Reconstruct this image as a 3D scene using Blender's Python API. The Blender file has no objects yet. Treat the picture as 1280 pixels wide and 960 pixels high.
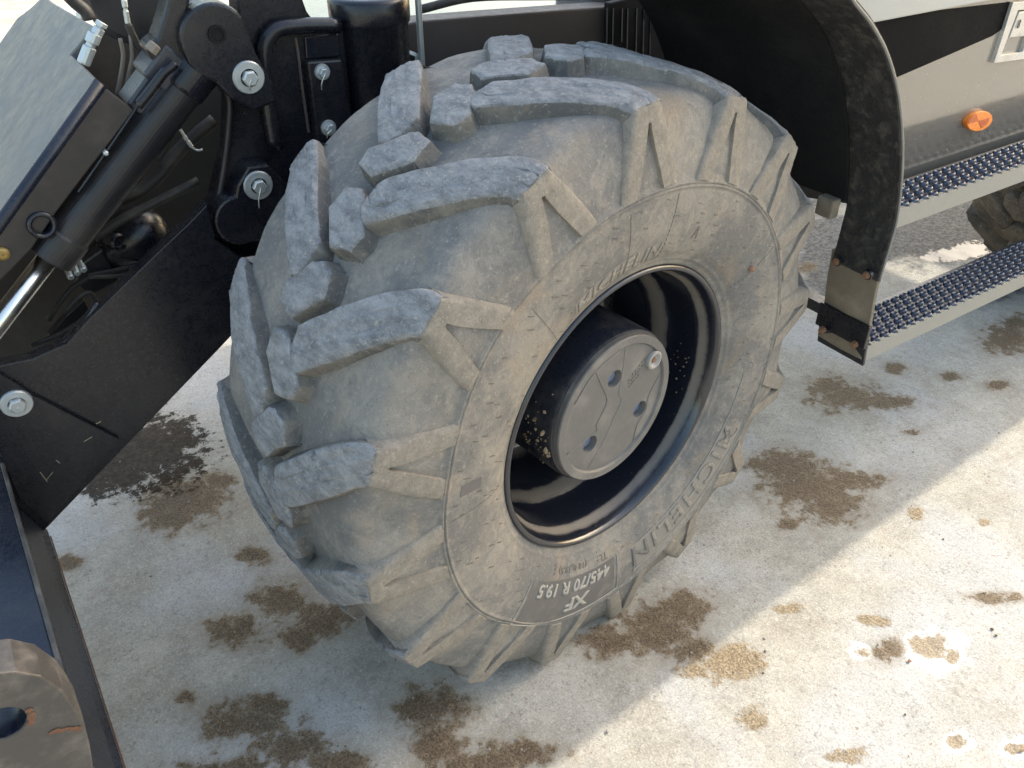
import bpy, bmesh, math, random
import numpy as np
from mathutils import Matrix, Vector
random.seed(7); rng = np.random.default_rng(7)
PI = math.pi
sc = bpy.context.scene
COL = sc.collection

# ---------------------------------------------------------------- camera
CAM = np.array([-0.74704813, -1.03598608, 1.38579608])
YAW, PITCH, ROLL = math.radians(-33.02877), math.radians(54.790125), math.radians(-0.206251)
FPX = 1034.66                       # focal length in pixels of a 1280 px wide frame
CR = np.array(Matrix.Rotation(YAW, 3, 'Z') @ Matrix.Rotation(PITCH, 3, 'X') @ Matrix.Rotation(ROLL, 3, 'Z'))
cd = bpy.data.cameras.new('camera'); cam = bpy.data.objects.new('camera', cd); COL.objects.link(cam)
cam.matrix_world = Matrix.Translation(CAM) @ Matrix(CR.tolist()).to_4x4()
cd.sensor_width = 36.0; cd.lens = FPX / 1280 * 36.0
cd.clip_start = 0.02; cd.clip_end = 2000
sc.camera = cam
sc.render.resolution_x, sc.render.resolution_y = 1024, 768

# ---------------------------------------------------------------- light
SUN_EL, SUN_AZ = math.radians(31), math.radians(2.8)      # azimuth measured from +x towards +y
w = bpy.data.worlds.new('World'); sc.world = w; w.use_nodes = True
nt = w.node_tree; bg = nt.nodes['Background']
sky = nt.nodes.new('ShaderNodeTexSky'); sky.sky_type = 'NISHITA'; sky.sun_disc = False
sky.sun_elevation = SUN_EL; sky.sun_rotation = PI / 2 - SUN_AZ
sky.air_density = 1.6; sky.dust_density = 4.0; sky.ozone_density = 1.0
nt.links.new(sky.outputs[0], bg.inputs[0]); bg.inputs[1].default_value = 0.15
sd = bpy.data.lights.new('sun', 'SUN'); sun = bpy.data.objects.new('sun', sd); COL.objects.link(sun)
sd.energy = 2.0; sd.angle = math.radians(0.32); sd.color = (1.0, 0.91, 0.745)
sdir = Vector((math.cos(SUN_EL) * math.cos(SUN_AZ), math.cos(SUN_EL) * math.sin(SUN_AZ), math.sin(SUN_EL)))
sun.rotation_euler = sdir.to_track_quat('Z', 'Y').to_euler(); sun.location = (6, 0, 8)
sc.view_settings.view_transform = 'Standard'; sc.view_settings.look = 'None'
sc.view_settings.exposure = 1.58; sc.view_settings.gamma = 1.0

# ---------------------------------------------------------------- helpers
def ray(u, v):
    d = CR @ np.array([(u - 640) / FPX, -(v - 480) / FPX, -1.0]); return d
def at(u, v, ax, val):              # where a sight line meets a real plane (x, y or z = val)
    d = ray(u, v); t = (val - CAM[ax]) / d[ax]; return CAM + t * d
def V(a): return tuple(float(x) for x in a)

def link(name, me, parent=None, mat=None):
    o = bpy.data.objects.new(name, me); COL.objects.link(o)
    if parent is not None: o.parent = parent
    if mat is not None and me is not None:
        for m in (mat if isinstance(mat, (list, tuple)) else [mat]): me.materials.append(m)
    return o
def mesh(name, vs, fs, mat, parent=None, smooth=False, attrs=None, bevel=0, seg=2, flip=False):
    me = bpy.data.meshes.new(name)
    me.from_pydata([V(v) for v in vs], [], [tuple(int(i) for i in f) for f in fs]); me.validate()
    bm = bmesh.new(); bm.from_mesh(me); bmesh.ops.recalc_face_normals(bm, faces=bm.faces); bm.to_mesh(me); bm.free()
    if flip: me.flip_normals()
    if smooth: me.polygons.foreach_set('use_smooth', [True] * len(me.polygons))
    for k, a in (attrs or {}).items():
        at_ = me.attributes.new(k, 'FLOAT', 'POINT'); at_.data.foreach_set('value', np.asarray(a, np.float32))
    o = link(name, me, parent, mat)
    if bevel:
        b = o.modifiers.new('b', 'BEVEL'); b.width = bevel; b.segments = seg; b.limit_method = 'ANGLE'; b.angle_limit = math.radians(35)
    return o
def tag(o, label=None, cat=None, group=None, kind=None):
    for k, x in (('label', label), ('category', cat), ('group', group), ('kind', kind)):
        if x: o[k] = x
    return o

class MB:                            # collects shapes into one mesh
    def __init__(s): s.v = []; s.f = []
    def add(s, vs, fs):
        n = len(s.v); s.v += [V(v) for v in vs]; s.f += [tuple(i + n for i in f) for f in fs]; return s
    def box(s, c, h, R=None):
        R = np.eye(3) if R is None else R
        vs = [np.array(c) + R @ (np.array(q) * np.array(h)) for q in
              [(-1,-1,-1),(1,-1,-1),(1,1,-1),(-1,1,-1),(-1,-1,1),(1,-1,1),(1,1,1),(-1,1,1)]]
        return s.add(vs, [(0,3,2,1),(4,5,6,7),(0,1,5,4),(1,2,6,5),(2,3,7,6),(3,0,4,7)])
    def lathe(s, prof, c, axis, n=32, cap=True):      # prof: (radius, distance along axis)
        a = np.array(axis, float); a /= np.linalg.norm(a)
        u = np.cross(a, [0, 0, 1.0]);
        if np.linalg.norm(u) < 1e-3: u = np.cross(a, [0, 1.0, 0])
        u /= np.linalg.norm(u); w_ = np.cross(a, u); vs = []
        for r, d in prof:
            for k in range(n):
                t = 2 * PI * k / n; vs.append(np.array(c) + a * d + r * (math.cos(t) * u + math.sin(t) * w_))
        fs = []
        for i in range(len(prof) - 1):
            for k in range(n):
                k2 = (k + 1) % n; fs.append((i*n+k, i*n+k2, (i+1)*n+k2, (i+1)*n+k))
        if cap: fs.append(tuple(range(n))[::-1]); fs.append(tuple((len(prof)-1)*n + k for k in range(n)))
        return s.add(vs, fs)
    def tube(s, path, r, n=10, sub=4):
        P = spline(path, sub); rs = r if hasattr(r, '__len__') else [r] * len(P)
        vs = []; prev = None
        for i, q in enumerate(P):
            t = P[min(i+1, len(P)-1)] - P[max(i-1, 0)]; t /= np.linalg.norm(t) + 1e-12
            if prev is None:
                prev = np.cross(t, [0, 0, 1.0])
                if np.linalg.norm(prev) < .1: prev = np.cross(t, [0, 1.0, 0])
            prev = prev - t * (prev @ t); prev /= np.linalg.norm(prev); b = np.cross(t, prev)
            for k in range(n):
                a = 2*PI*k/n; vs.append(q + rs[i] * (math.cos(a) * prev + math.sin(a) * b))
        m = len(P); fs = [(i*n+k, i*n+(k+1) % n, (i+1)*n+(k+1) % n, (i+1)*n+k) for i in range(m-1) for k in range(n)]
        fs += [tuple(range(n))[::-1], tuple((m-1)*n+k for k in range(n))]
        return s.add(vs, fs)
    def prism(s, pts, y0, y1):        # pts: (x, z) outline, extruded along y
        n = len(pts); vs = [(p[0], y0, p[1]) for p in pts] + [(p[0], y1, p[1]) for p in pts]
        return s.add(vs, [tuple(range(n)), tuple(range(2*n-1, n-1, -1))] + [(i, i+n, (i+1) % n + n, (i+1) % n) for i in range(n)])
    def build(s, name, mat, parent=None, **k): return mesh(name, s.v, s.f, mat, parent, **k)
def spline(path, sub=4):
    P = [np.array(p, float) for p in path]
    if len(P) < 3 or sub <= 1: return P
    out = []
    Q = [2*P[0]-P[1]] + P + [2*P[-1]-P[-2]]
    for i in range(1, len(Q)-2):
        for j in range(sub):
            t = j / sub; a, b, c, d = Q[i-1], Q[i], Q[i+1], Q[i+2]
            out.append(.5*((2*b)+(c-a)*t+(2*a-5*b+4*c-d)*t*t+(3*b-a-3*c+d)*t**3))
    out.append(P[-1]); return out
def outline(pts, y):                  # photograph outline carried to the real plane y
    return [(q[0], q[2]) for q in (at(u, v, 1, y) for u, v in pts)]
def plate(name, pts, y, th, mat, parent, bevel=.003, sub=0):
    o = outline(pts, y)
    if sub: o = [(p[0], p[1]) for p in spline([np.array(q) for q in o + [o[0]]], sub)[:-1]]
    return MB().prism(o, y, y + th).build(name, mat, parent, bevel=bevel)
def arc(cx, cy, r, a0, a1, n=14):
    return [(cx + r*math.cos(math.radians(a0+(a1-a0)*i/n)), cy - r*math.sin(math.radians(a0+(a1-a0)*i/n))) for i in range(n+1)]

# ---------------------------------------------------------------- materials
class N:
    def __init__(s, name):
        s.m = bpy.data.materials.new(name); s.m.use_nodes = True; s.t = s.m.node_tree; s.b = s.t.nodes['Principled BSDF']
        tc = s.t.nodes.new('ShaderNodeTexCoord'); oi = s.t.nodes.new('ShaderNodeObjectInfo')
        va = s.t.nodes.new('ShaderNodeVectorMath'); va.operation = 'ADD'
        vm = s.t.nodes.new('ShaderNodeVectorMath'); vm.operation = 'MULTIPLY'; vm.inputs[1].default_value = (7.3, 3.1, 5.7)
        s.t.links.new(oi.outputs['Random'], vm.inputs[0])
        s.t.links.new(tc.outputs['Object'], va.inputs[0]); s.t.links.new(vm.outputs[0], va.inputs[1]); s.co = va.outputs[0]
    def noise(s, scale, detail=6, rough=.6, stretch=None, dist=0):
        n = s.t.nodes.new('ShaderNodeTexNoise'); n.inputs['Scale'].default_value = scale
        n.inputs['Detail'].default_value = detail; n.inputs['Roughness'].default_value = rough; n.inputs['Distortion'].default_value = dist
        co = s.co
        if stretch:
            mp = s.t.nodes.new('ShaderNodeMapping'); mp.inputs['Scale'].default_value = stretch[:3]
            if len(stretch) > 3: mp.inputs['Rotation'].default_value = stretch[3:]
            s.t.links.new(co, mp.inputs[0]); co = mp.outputs[0]
        s.t.links.new(co, n.inputs['Vector']); return n.outputs['Fac']
    def attr(s, name):
        a = s.t.nodes.new('ShaderNodeAttribute'); a.attribute_name = name; return a.outputs['Fac']
    def ramp(s, x, lo, hi, o0=0, o1=1):
        r = s.t.nodes.new('ShaderNodeMapRange'); r.interpolation_type = 'SMOOTHSTEP'
        for i, q in ((1, lo), (2, hi), (3, o0), (4, o1)): r.inputs[i].default_value = q
        s.t.links.new(x, r.inputs[0]); return r.outputs[0]
    def math(s, op, a, b=0.0):
        m = s.t.nodes.new('ShaderNodeMath'); m.operation = op
        for i, q in enumerate((a, b)):
            if isinstance(q, (int, float)): m.inputs[i].default_value = q
            else: s.t.links.new(q, m.inputs[i])
        return m.outputs[0]
    def mix(s, f, a, b):
        m = s.t.nodes.new('ShaderNodeMix'); m.data_type = 'RGBA'
        for i, q in ((0, f), (6, a), (7, b)):
            if isinstance(q, (int, float)): m.inputs[i].default_value = q
            elif isinstance(q, tuple): m.inputs[i].default_value = (*q, 1) if len(q) == 3 else q
            else: s.t.links.new(q, m.inputs[i])
        return m.outputs[2]
    def fmix(s, f, a, b):
        m = s.t.nodes.new('ShaderNodeMix'); m.data_type = 'FLOAT'
        for i, q in ((0, f), (2, a), (3, b)):
            if isinstance(q, (int, float)): m.inputs[i].default_value = q
            else: s.t.links.new(q, m.inputs[i])
        return m.outputs[0]
    def bump(s, h, strength, dist, prev=None):
        b = s.t.nodes.new('ShaderNodeBump'); b.inputs['Strength'].default_value = strength; b.inputs['Distance'].default_value = dist
        s.t.links.new(h, b.inputs['Height'])
        if prev is not None: s.t.links.new(prev, b.inputs['Normal'])
        return b.outputs[0]
    def out(s, color, rough, normal=None, metal=0.0, spec=None):
        for k, x in (('Base Color', color), ('Roughness', rough), ('Metallic', metal), ('Normal', normal), ('Specular IOR Level', spec)):
            if x is None: continue
            if isinstance(x, (int, float)): s.b.inputs[k].default_value = x
            elif isinstance(x, tuple): s.b.inputs[k].default_value = (*x, 1)
            else: s.t.links.new(x, s.b.inputs[k])
        return s.m
def upness(n):                        # dust settles on faces that look up: a real deposit, fixed to the thing
    g = n.t.nodes.new('ShaderNodeNewGeometry'); sp = n.t.nodes.new('ShaderNodeSeparateXYZ')
    n.t.links.new(g.outputs['Normal'], sp.inputs[0]); return sp.outputs['Z']

def paint(name, base, rough=.35, dust=(.16, .14, .115), amt=.35, scale=9, metal=0, scratch=.25, bumpd=.0006, spec=.5):
    n = N(name); a = n.noise(scale, 7, .65); b = n.noise(scale*14, 4, .7); c = n.noise(scale*2.2, 5, .6, (1, 1, 5, .3, .5, .2))
    d = n.ramp(a, .45, .75, 0, amt); d = n.math('ADD', d, n.ramp(b, .62, .78, 0, scratch)); d = n.math('MINIMUM', d, 1.0)
    d = n.math('ADD', n.math('MULTIPLY', d, .8), n.ramp(c, .6, .8, 0, amt*.4))
    col = n.mix(d, base, dust); rg = n.fmix(d, rough, .75)
    rg = n.math('ADD', rg, n.ramp(b, .3, .7, -.05, .1))
    nm = n.bump(n.noise(70, 3), .12, bumpd); nm = n.bump(a, .15 if bumpd < .003 else .5, .004 if bumpd < .003 else .02, nm)
    return n.out(col, rg, nm, metal, spec)
BLACK = paint('black_paint', (.0065, .0075, .012), .27, amt=.13)
BLACK_GLOSS = paint('gloss_black_paint', (.007, .009, .016), .16, amt=.14, scratch=.18)
BLACK_DUSTY = paint('dusty_black_paint', (.011, .011, .014), .38, amt=.24, scale=6)
FRAME_BROWN = paint('dusty_frame_reflect', (.075, .060, .056), .5, (.13, .105, .09), .5, 5)  # brown base carries the sunlit ground's reflection in the dark frame
PLASTIC = paint('black_fender_plastic', (.010, .010, .011), .5, (.21, .185, .145), .38, 42, scratch=.85, bumpd=.003)
RUB_FLAP = paint('dusty_rubber_flap', (.16, .135, .10), .8, (.34, .29, .21), .8, 10, scratch=.3)
PANEL_GREY = paint('metallic_grey_paint', (.30, .285, .26), .13, (.26, .23, .19), .10, 10, metal=.6, scratch=.2, bumpd=.0002)
SILL_GREY = paint('light_grey_paint', (.46, .45, .42), .35, (.34, .30, .24), .12, 10, scratch=.2)
BOX_GREY = paint('worn_grey_steel', (.115, .122, .13), .36, (.24, .23, .20), .9, 2.0, scratch=.03, bumpd=.003)
BOX_DARK = paint('worn_grey_bevel', (.020, .023, .031), .32, (.13, .13, .132), .3, 14, scratch=.5)
HEADGREY = paint('skylit_blue_grey', (.035, .038, .050), .3, (.14, .13, .12), .25, 12)  # skylight on the head blocks is put into this blue-grey
BEAM_BLUE = paint('scuffed_black_steel', (.008, .011, .022), .25, (.13, .13, .125), .16, 9, scratch=.45)
LUG_STEEL = paint('worn_brown_steel', (.050, .046, .043), .36, (.21, .185, .16), .7, 22, scratch=.8)
RUST = paint('rust_edge', (.13, .062, .035), .8, (.25, .17, .12), .5, 30)
ZINC = paint('zinc_plated_steel', (.50, .54, .55), .38, (.6, .58, .5), .5, 30, metal=.65)
CHROME = N('chrome_rod'); CHROME = CHROME.out((.75, .73, .68), CHROME.ramp(CHROME.noise(60), .3, .7, .16, .28), None, 1.0)
HOSE = paint('hose_rubber', (.02, .019, .018), .6, (.13, .11, .09), .5, 20)
TANWIRE = paint('dusty_cable', (.20, .17, .14), .7, (.3, .26, .2), .4, 30)
STEP_LIP = paint('step_edge_paint', (.27, .26, .235), .45, (.36, .32, .26), .4, 14, scratch=.2)
STEP_TOP = paint('step_grip_steel', (.055, .064, .092), .27, (.24, .24, .25), .22, 40, metal=.55, scratch=.3)
DECAL = paint('black_decal', (.005, .0055, .007), .5, amt=.05, scratch=.04, spec=.04)
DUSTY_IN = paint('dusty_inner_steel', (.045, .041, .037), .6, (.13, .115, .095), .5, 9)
CHEEK = paint('dust_brown_steel', (.022, .020, .020), .42, (.12, .098, .082), .75, 4, scratch=.3)
MATT = paint('matt_black_liner', (.009, .009, .010), .6, (.06, .055, .05), .25, 8, scratch=.2, spec=.2)
GLASS = paint('dark_window_glass', (.01, .012, .014), .08, amt=.02)
ORANGE = N('orange_reflector'); ORANGE = ORANGE.out(ORANGE.mix(ORANGE.ramp(ORANGE.noise(420, 2), .45, .55), (.85, .20, .012), (.95, .30, .04)), .25)
ORANGE2 = N('dark_orange_reflector'); ORANGE2 = ORANGE2.out(ORANGE2.mix(ORANGE2.ramp(ORANGE2.noise(300, 2), .4, .6), (.42, .075, .008), (.62, .14, .02)), .3)
RUSTY_BOLT = paint('rusty_bolt', (.20, .10, .055), .7, (.35, .2, .12), .5, 60)

def set_sharp(o, deg=35):
    o.data.set_sharp_from_angle(angle=math.radians(deg)); return o
def rubber(name, clean, dusty, top=False, side=False):
    n = N(name)
    a = n.noise(7, 8, .62); b = n.noise(34, 7, .7, (1, 1, 1), 1.2); f = n.noise(150, 5, .7); f2 = n.noise(420, 3, .7)
    st = n.noise(58, 7, .75, (1, .45, 1, .6, .2, .4))
    d = n.math('ADD', n.ramp(a, .36, .62), n.ramp(b, .35, .75, -.4, .4)); d = n.math('MINIMUM', n.math('MAXIMUM', d, 0.0), 1.0)
    col = n.mix(d, clean, dusty)
    tan = n.noise(11, 6, .6, None, .6)
    col = n.mix(n.ramp(tan, .54, .74, 0, .5), col, (.29, .225, .16))
    rg = .78
    if side:
        col = n.mix(n.ramp(st, .58, .78, 0, .35), col, (.32, .275, .215))
        col = n.mix(n.ramp(n.noise(19, 4), .66, .8, 0, .6), col, (.105, .098, .092))
    if top:                            # ground contact wears the lug tops to scuffed blue-grey rubber
        t = n.attr('top'); c1 = n.mix(n.ramp(st, .26, .72), (.120, .121, .127), (.300, .297, .294))
        c1 = n.mix(n.ramp(b, .57, .72, 0, .7), c1, (.052, .055, .066))
        c1 = n.mix(n.ramp(f, .56, .72, 0, .7), c1, (.40, .385, .355)); c1 = n.mix(n.ramp(f, .28, .42, .6, 0), c1, (.13, .135, .15))
        c1 = n.mix(n.ramp(a, .56, .80, 0, .45), c1, (.31, .265, .195))
        te = n.math('ADD', t, n.ramp(b, .3, .7, -.22, .22)); col = n.mix(n.ramp(te, .35, .65), col, c1)
        wg = n.attr('wing'); col = n.mix(wg, col, n.mix(n.ramp(st, .3, .75), (.185, .165, .14), (.28, .25, .21)))
    col = n.mix(n.ramp(f, .55, .68, 0, .5), col, (.37, .33, .27))
    col = n.mix(n.ramp(f2, .57, .68, 0, .5), col, (.065, .063, .06)); col = n.mix(n.ramp(n.noise(55, 5, .7), .62, .74, 0, .55), col, (.10, .092, .082))
    nm = n.bump(f, .7, .0016); nm = n.bump(b, .5, .004, nm); nm = n.bump(f2, .5, .0008, nm); nm = n.bump(st, .15, .002, nm)
    return n.out(col, rg, nm, 0, .3)
TYRE = rubber('dusty_tyre_rubber', (.150, .144, .137), (.258, .234, .202), side=True)
LUGM = rubber('tread_lug_rubber', (.100, .097, .093), (.205, .184, .155), top=True)
LETTER = paint('raised_letter_rubber', (.30, .285, .255), .75, (.36, .33, .28), .5, 20)
LABEL = paint('dark_label_rubber', (.105, .098, .095), .7, (.26, .24, .2), .5, 22, scratch=.35)
LABEL2 = paint('mid_label_rubber', (.20, .185, .165), .75, (.30, .275, .235), .5, 22, scratch=.3)  # mid-tone field behind the raised letters
CUT = paint('dark_cut_rubber', (.03, .03, .034), .7, amt=.1)
DASH = paint('dark_mould_hair', (.12, .105, .088), .8, (.2, .18, .15), .4, 30)
CRUMB = N('mud_crumb'); CRUMB = CRUMB.out(CRUMB.mix(CRUMB.ramp(CRUMB.noise(45, 3), .35, .65), (.10, .065, .035), (.34, .255, .155)), .85)
PLUG = paint('dull_plug_steel', (.30, .29, .28), .5, (.30, .22, .16), .6, 60, metal=.3)
DUSTHUB = paint('dusty_hub_face', (.115, .110, .106), .45, (.25, .228, .20), .95, 11, scratch=.5, bumpd=.0015)
BLUEHOLE = paint('blue_black_recess', (.12, .16, .26), .3, (.25, .24, .23), .4, 30)
n = N('rim_black_gloss'); dd = n.attr('dust'); a = n.noise(26, 6, .65); b = n.noise(160, 4, .7)
k = n.math('ADD', dd, n.ramp(a, .3, .7, -.15, .15)); k = n.ramp(k, .15, .95); k2 = n.ramp(b, .66, .74, 0, .5); k3 = n.math('MAXIMUM', n.math('MULTIPLY', k, .8), k2)
RIM = n.out(n.mix(n.math('MULTIPLY', k3, .75), (.010, .012, .019), (.20, .175, .145)), n.fmix(k3, .17, .7), n.bump(a, .2, .004), 0, .8)

# ---------------------------------------------------------------- ground
def fbm(X, Y, f, octv=4, seed=0):
    r = np.random.default_rng(seed); out = np.zeros_like(X); amp = 1; tot = 0
    for o in range(octv):
        G = r.random((64, 64)); x = X * f + 100.3; y = Y * f + 57.1
        xi = np.floor(x).astype(int); yi = np.floor(y).astype(int); fx = x - xi; fy = y - yi
        fx = fx*fx*(3-2*fx); fy = fy*fy*(3-2*fy)
        g = lambda i, j: G[i % 64, j % 64]
        out += amp * ((g(xi, yi)*(1-fx)+g(xi+1, yi)*fx)*(1-fy) + (g(xi, yi+1)*(1-fx)+g(xi+1, yi+1)*fx)*fy)
        tot += amp; amp *= .55; f *= 2.03
    return out / tot
fx_ = np.arange(-1.9, 2.9, .012); fy_ = np.arange(-1.3, 1.9, .012)
far = np.array([.3, .8, 1.8, 4, 9, 20, 45, 100, 250, 600])
gx = np.concatenate([fx_[0]-far[::-1], fx_, fx_[-1]+far]); gy = np.concatenate([fy_[0]-far[::-1], fy_, fy_[-1]+far])
GX, GY = np.meshgrid(gx, gy)
def blobs(L):
    F = np.full(GX.shape, -1.0)
    for (u, v, rx, ry) in L:
        c = at(u, v, 2, 0); A = (at(u+rx, v, 2, 0)-at(u-rx, v, 2, 0))/2; B = (at(u, v+ry, 2, 0)-at(u, v-ry, 2, 0))/2
        Mi = np.linalg.inv(np.array([[A[0], B[0]], [A[1], B[1]]]))
        dx = GX-c[0]; dy = GY-c[1]; d = np.hypot(Mi[0,0]*dx+Mi[0,1]*dy, Mi[1,0]*dx+Mi[1,1]*dy)
        F = np.maximum(F, 1-d)
    return np.maximum(F, -1)
DARK = [(185,560,85,52),(150,590,55,32),(225,545,32,26),(120,600,30,30)]
BROWN = [(232,620,62,34),(205,645,40,22),(272,598,26,13),(85,702,22,12),(318,693,24,14),(230,872,18,10),(350,750,42,26),(298,788,44,22),
         (405,775,42,25),(372,795,28,20),(310,900,68,28),(365,935,62,26),(330,880,38,15),(290,965,90,22),(420,950,50,20),
         (540,885,54,36),(545,930,40,34),(650,940,52,20),(600,955,60,16),(820,785,58,36),(852,762,40,30),(760,800,42,24),(868,812,32,20),
         (1005,605,62,34),(985,582,50,24),(1040,632,42,26),(1065,600,48,14),(955,580,28,14),(1060,495,55,20),(1035,482,30,16),(1110,502,40,11),
         (1118,460,15,8),(1188,470,15,6),(1245,480,18,7),(1262,422,38,22),(1275,404,25,14),(1010,334,14,6),(1140,540,14,4),(985,655,14,8),(1240,746,40,8),(1110,812,26,16)]
OCHRE = [(918,828,50,27),(868,838,28,12),(942,897,22,17),(1145,643,12,10),(1230,652,9,6),(1090,775,38,9),(1165,806,30,18),(1192,818,10,12),(1080,815,14,8),
         (1195,924,17,11),(1268,934,16,10),(1060,945,30,14),(985,760,24,8)]
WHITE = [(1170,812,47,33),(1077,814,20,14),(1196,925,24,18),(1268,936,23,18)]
wob = (fbm(GX, GY, 26, 4, 3)-.5)
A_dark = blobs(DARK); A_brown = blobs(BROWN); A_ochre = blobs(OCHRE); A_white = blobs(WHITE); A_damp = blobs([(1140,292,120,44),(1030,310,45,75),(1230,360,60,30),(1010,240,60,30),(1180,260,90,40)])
GZ = np.where((abs(GX) < 3) & (abs(GY) < 2.2), (fbm(GX, GY, 9, 4, 5)-.5)*.004 - .002, 0.0)
GZ -= np.clip(A_white+.2, 0, 1)*.003
nx, ny = len(gx), len(gy)
idx = np.arange(nx*ny).reshape(ny, nx)
F = np.stack([idx[:-1,:-1], idx[:-1,1:], idx[1:,1:], idx[1:,:-1]], -1).reshape(-1, 4)
me = bpy.data.meshes.new('ground')
me.vertices.add(nx*ny); me.vertices.foreach_set('co', np.stack([GX, GY, GZ], -1).astype(np.float32).ravel())
me.loops.add(F.size); me.loops.foreach_set('vertex_index', F.ravel().astype(np.int32))
me.polygons.add(len(F)); me.polygons.foreach_set('loop_start', np.arange(0, F.size, 4, dtype=np.int32)); me.update(calc_edges=True)
me.polygons.foreach_set('use_smooth', np.ones(len(F), bool))
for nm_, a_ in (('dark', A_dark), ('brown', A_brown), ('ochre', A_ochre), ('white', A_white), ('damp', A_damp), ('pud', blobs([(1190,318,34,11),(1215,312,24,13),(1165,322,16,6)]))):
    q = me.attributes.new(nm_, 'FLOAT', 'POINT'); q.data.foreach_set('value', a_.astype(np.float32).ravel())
n = N('stained_concrete')
big = n.noise(2.3, 6, .6); mid = n.noise(11, 7, .65); fin = n.noise(75, 6, .75); gr = n.noise(260, 4, .7); gr2 = n.noise(520, 3, .7)
edge = n.noise(30, 8, .72, None, .15)
scr = n.noise(13, 5, .6, (1, 7, 1, 0, 0, .5))
col = n.mix(n.ramp(mid, .32, .68), (.335, .308, .26), (.455, .428, .375))
col = n.mix(n.ramp(big, .44, .66, 0, .7), col, (.455, .465, .485))
col = n.mix(n.ramp(fin, .54, .70, 0, .6), col, (.58, .56, .51))
col = n.mix(n.ramp(fin, .30, .46, .75, 0), col, (.20, .188, .165))
col = n.mix(n.ramp(gr, .54, .66, 0, .65), col, (.62, .595, .54))
col = n.mix(n.ramp(gr, .35, .45, .6, 0), col, (.20, .185, .155))
col = n.mix(n.ramp(gr2, .60, .68, 0, .7), col, (.13, .105, .08))
col = n.mix(n.ramp(scr, .60, .74, 0, .35), col, (.53, .54, .55))
peb = n.noise(120, 2, .5); col = n.mix(n.ramp(peb, .70, .74, 0, .7), col, (.26, .15, .09))
dmp = n.math('ADD', n.attr('damp'), n.ramp(mid, .3, .7, -.25, .25)); dmp = n.ramp(dmp, -.05, .45)
col = n.mix(n.math('MULTIPLY', dmp, .93), col, n.mix(n.ramp(fin, .36, .64), (.045, .046, .047), (.185, .186, .188)))
def mask(name, lo, hi, amp):
    k = n.math('ADD', n.attr(name), n.ramp(edge, .2, .8, -amp, amp)); k = n.math('ADD', k, n.ramp(gr, .3, .7, -.12, .12)); return n.ramp(k, lo, hi)
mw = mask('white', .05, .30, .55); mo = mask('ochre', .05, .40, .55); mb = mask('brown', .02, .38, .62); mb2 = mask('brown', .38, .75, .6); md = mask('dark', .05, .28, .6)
soft = mask('brown', -.75, .25, .45)
col = n.mix(n.math('MULTIPLY', soft, .42), col, (.27, .225, .165))
col = n.mix(n.math('MULTIPLY', mw, .9), col, (.74, .73, .70))  # white rims: glare off the wet patches, painted into the colour
grit = n.mix(n.ramp(gr, .42, .58), (.062, .040, .022), (.29, .215, .135)); grit = n.mix(n.ramp(fin, .38, .62, .0, .55), grit, (.135, .088, .050))
grit = n.mix(n.ramp(gr2, .6, .7, 0, .6), grit, (.36, .30, .22))
col = n.mix(n.math('MULTIPLY', mb, .90), col, grit); col = n.mix(n.math('MULTIPLY', mb2, .45), col, (.085, .055, .031))
och = n.mix(n.ramp(gr, .4, .62), (.15, .10, .05), (.38, .29, .175))
col = n.mix(n.math('MULTIPLY', mo, .85), col, och)
col = n.mix(n.math('MULTIPLY', md, .94), col, n.mix(n.ramp(fin, .4, .65), (.018, .013, .010), (.05, .035, .024)))  # wet stain, with the arm's shade over it darkened into the colour
wet = n.math('MAXIMUM', n.math('MAXIMUM', n.math('MULTIPLY', md, .75), n.math('MULTIPLY', mb2, .5)), n.math('MULTIPLY', mo, .45))
rg = n.fmix(wet, .85, .5)
nm = n.bump(gr, .5, .0016); nm = n.bump(fin, .55, .004, nm); nm = n.bump(mid, .3, .006, nm)
nm = n.bump(n.math('MULTIPLY', n.math('MAXIMUM', mb, mo), fin), .45, .006, nm)
pk = n.math('ADD', n.attr('pud'), n.ramp(edge, .2, .8, -.45, .45)); pk = n.ramp(pk, .10, .30)
col = n.mix(pk, col, (.06, .065, .07)); rg = n.fmix(pk, rg, .06)
gn = n.t.nodes.new('ShaderNodeNewGeometry'); nm = n.mix(pk, nm, gn.outputs['Normal'])
GROUND = n.out(col, rg, nm, 0, n.fmix(md, .35, .06))
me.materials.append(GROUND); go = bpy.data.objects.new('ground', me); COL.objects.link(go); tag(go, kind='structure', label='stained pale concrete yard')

# loose grit lying in the stains
vs = []; fs = []
ICO = bmesh.new(); bmesh.ops.create_icosphere(ICO, subdivisions=1, radius=1); iv = np.array([v.co[:] for v in ICO.verts]); iff = [[v.index for v in f.verts] for f in ICO.faces]; ICO.free()
def crumb(store, c, r, flat=.45):
    sc3 = r * rng.uniform(.65, 1.25, (len(iv), 1)) * np.array([1, rng.uniform(.6, 1), flat]); a = rng.uniform(0, 2*PI)
    q = iv * sc3; R = np.array([[math.cos(a), -math.sin(a), 0], [math.sin(a), math.cos(a), 0], [0, 0, 1]]); store.add(q @ R.T + np.array(c), iff)
G1 = MB(); G2 = MB(); G3 = MB()
for L, dens in ((BROWN, 15), (OCHRE, 6), (DARK, 8)):
    for (u, v, rx, ry) in L:
        for _ in range(int(dens*max(.4, rx*ry/1200))):
            a = rng.uniform(0, 2*PI); q = math.sqrt(rng.uniform(0, 1))*.95; P = at(u+rx*q*math.cos(a), v+ry*q*math.sin(a), 2, 0)
            r = min(.0045, .0011*math.exp(abs(rng.normal(0, .5)))); crumb((G1, G1, G2)[rng.integers(3)], (P[0], P[1], r*.2-.001), r)
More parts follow.
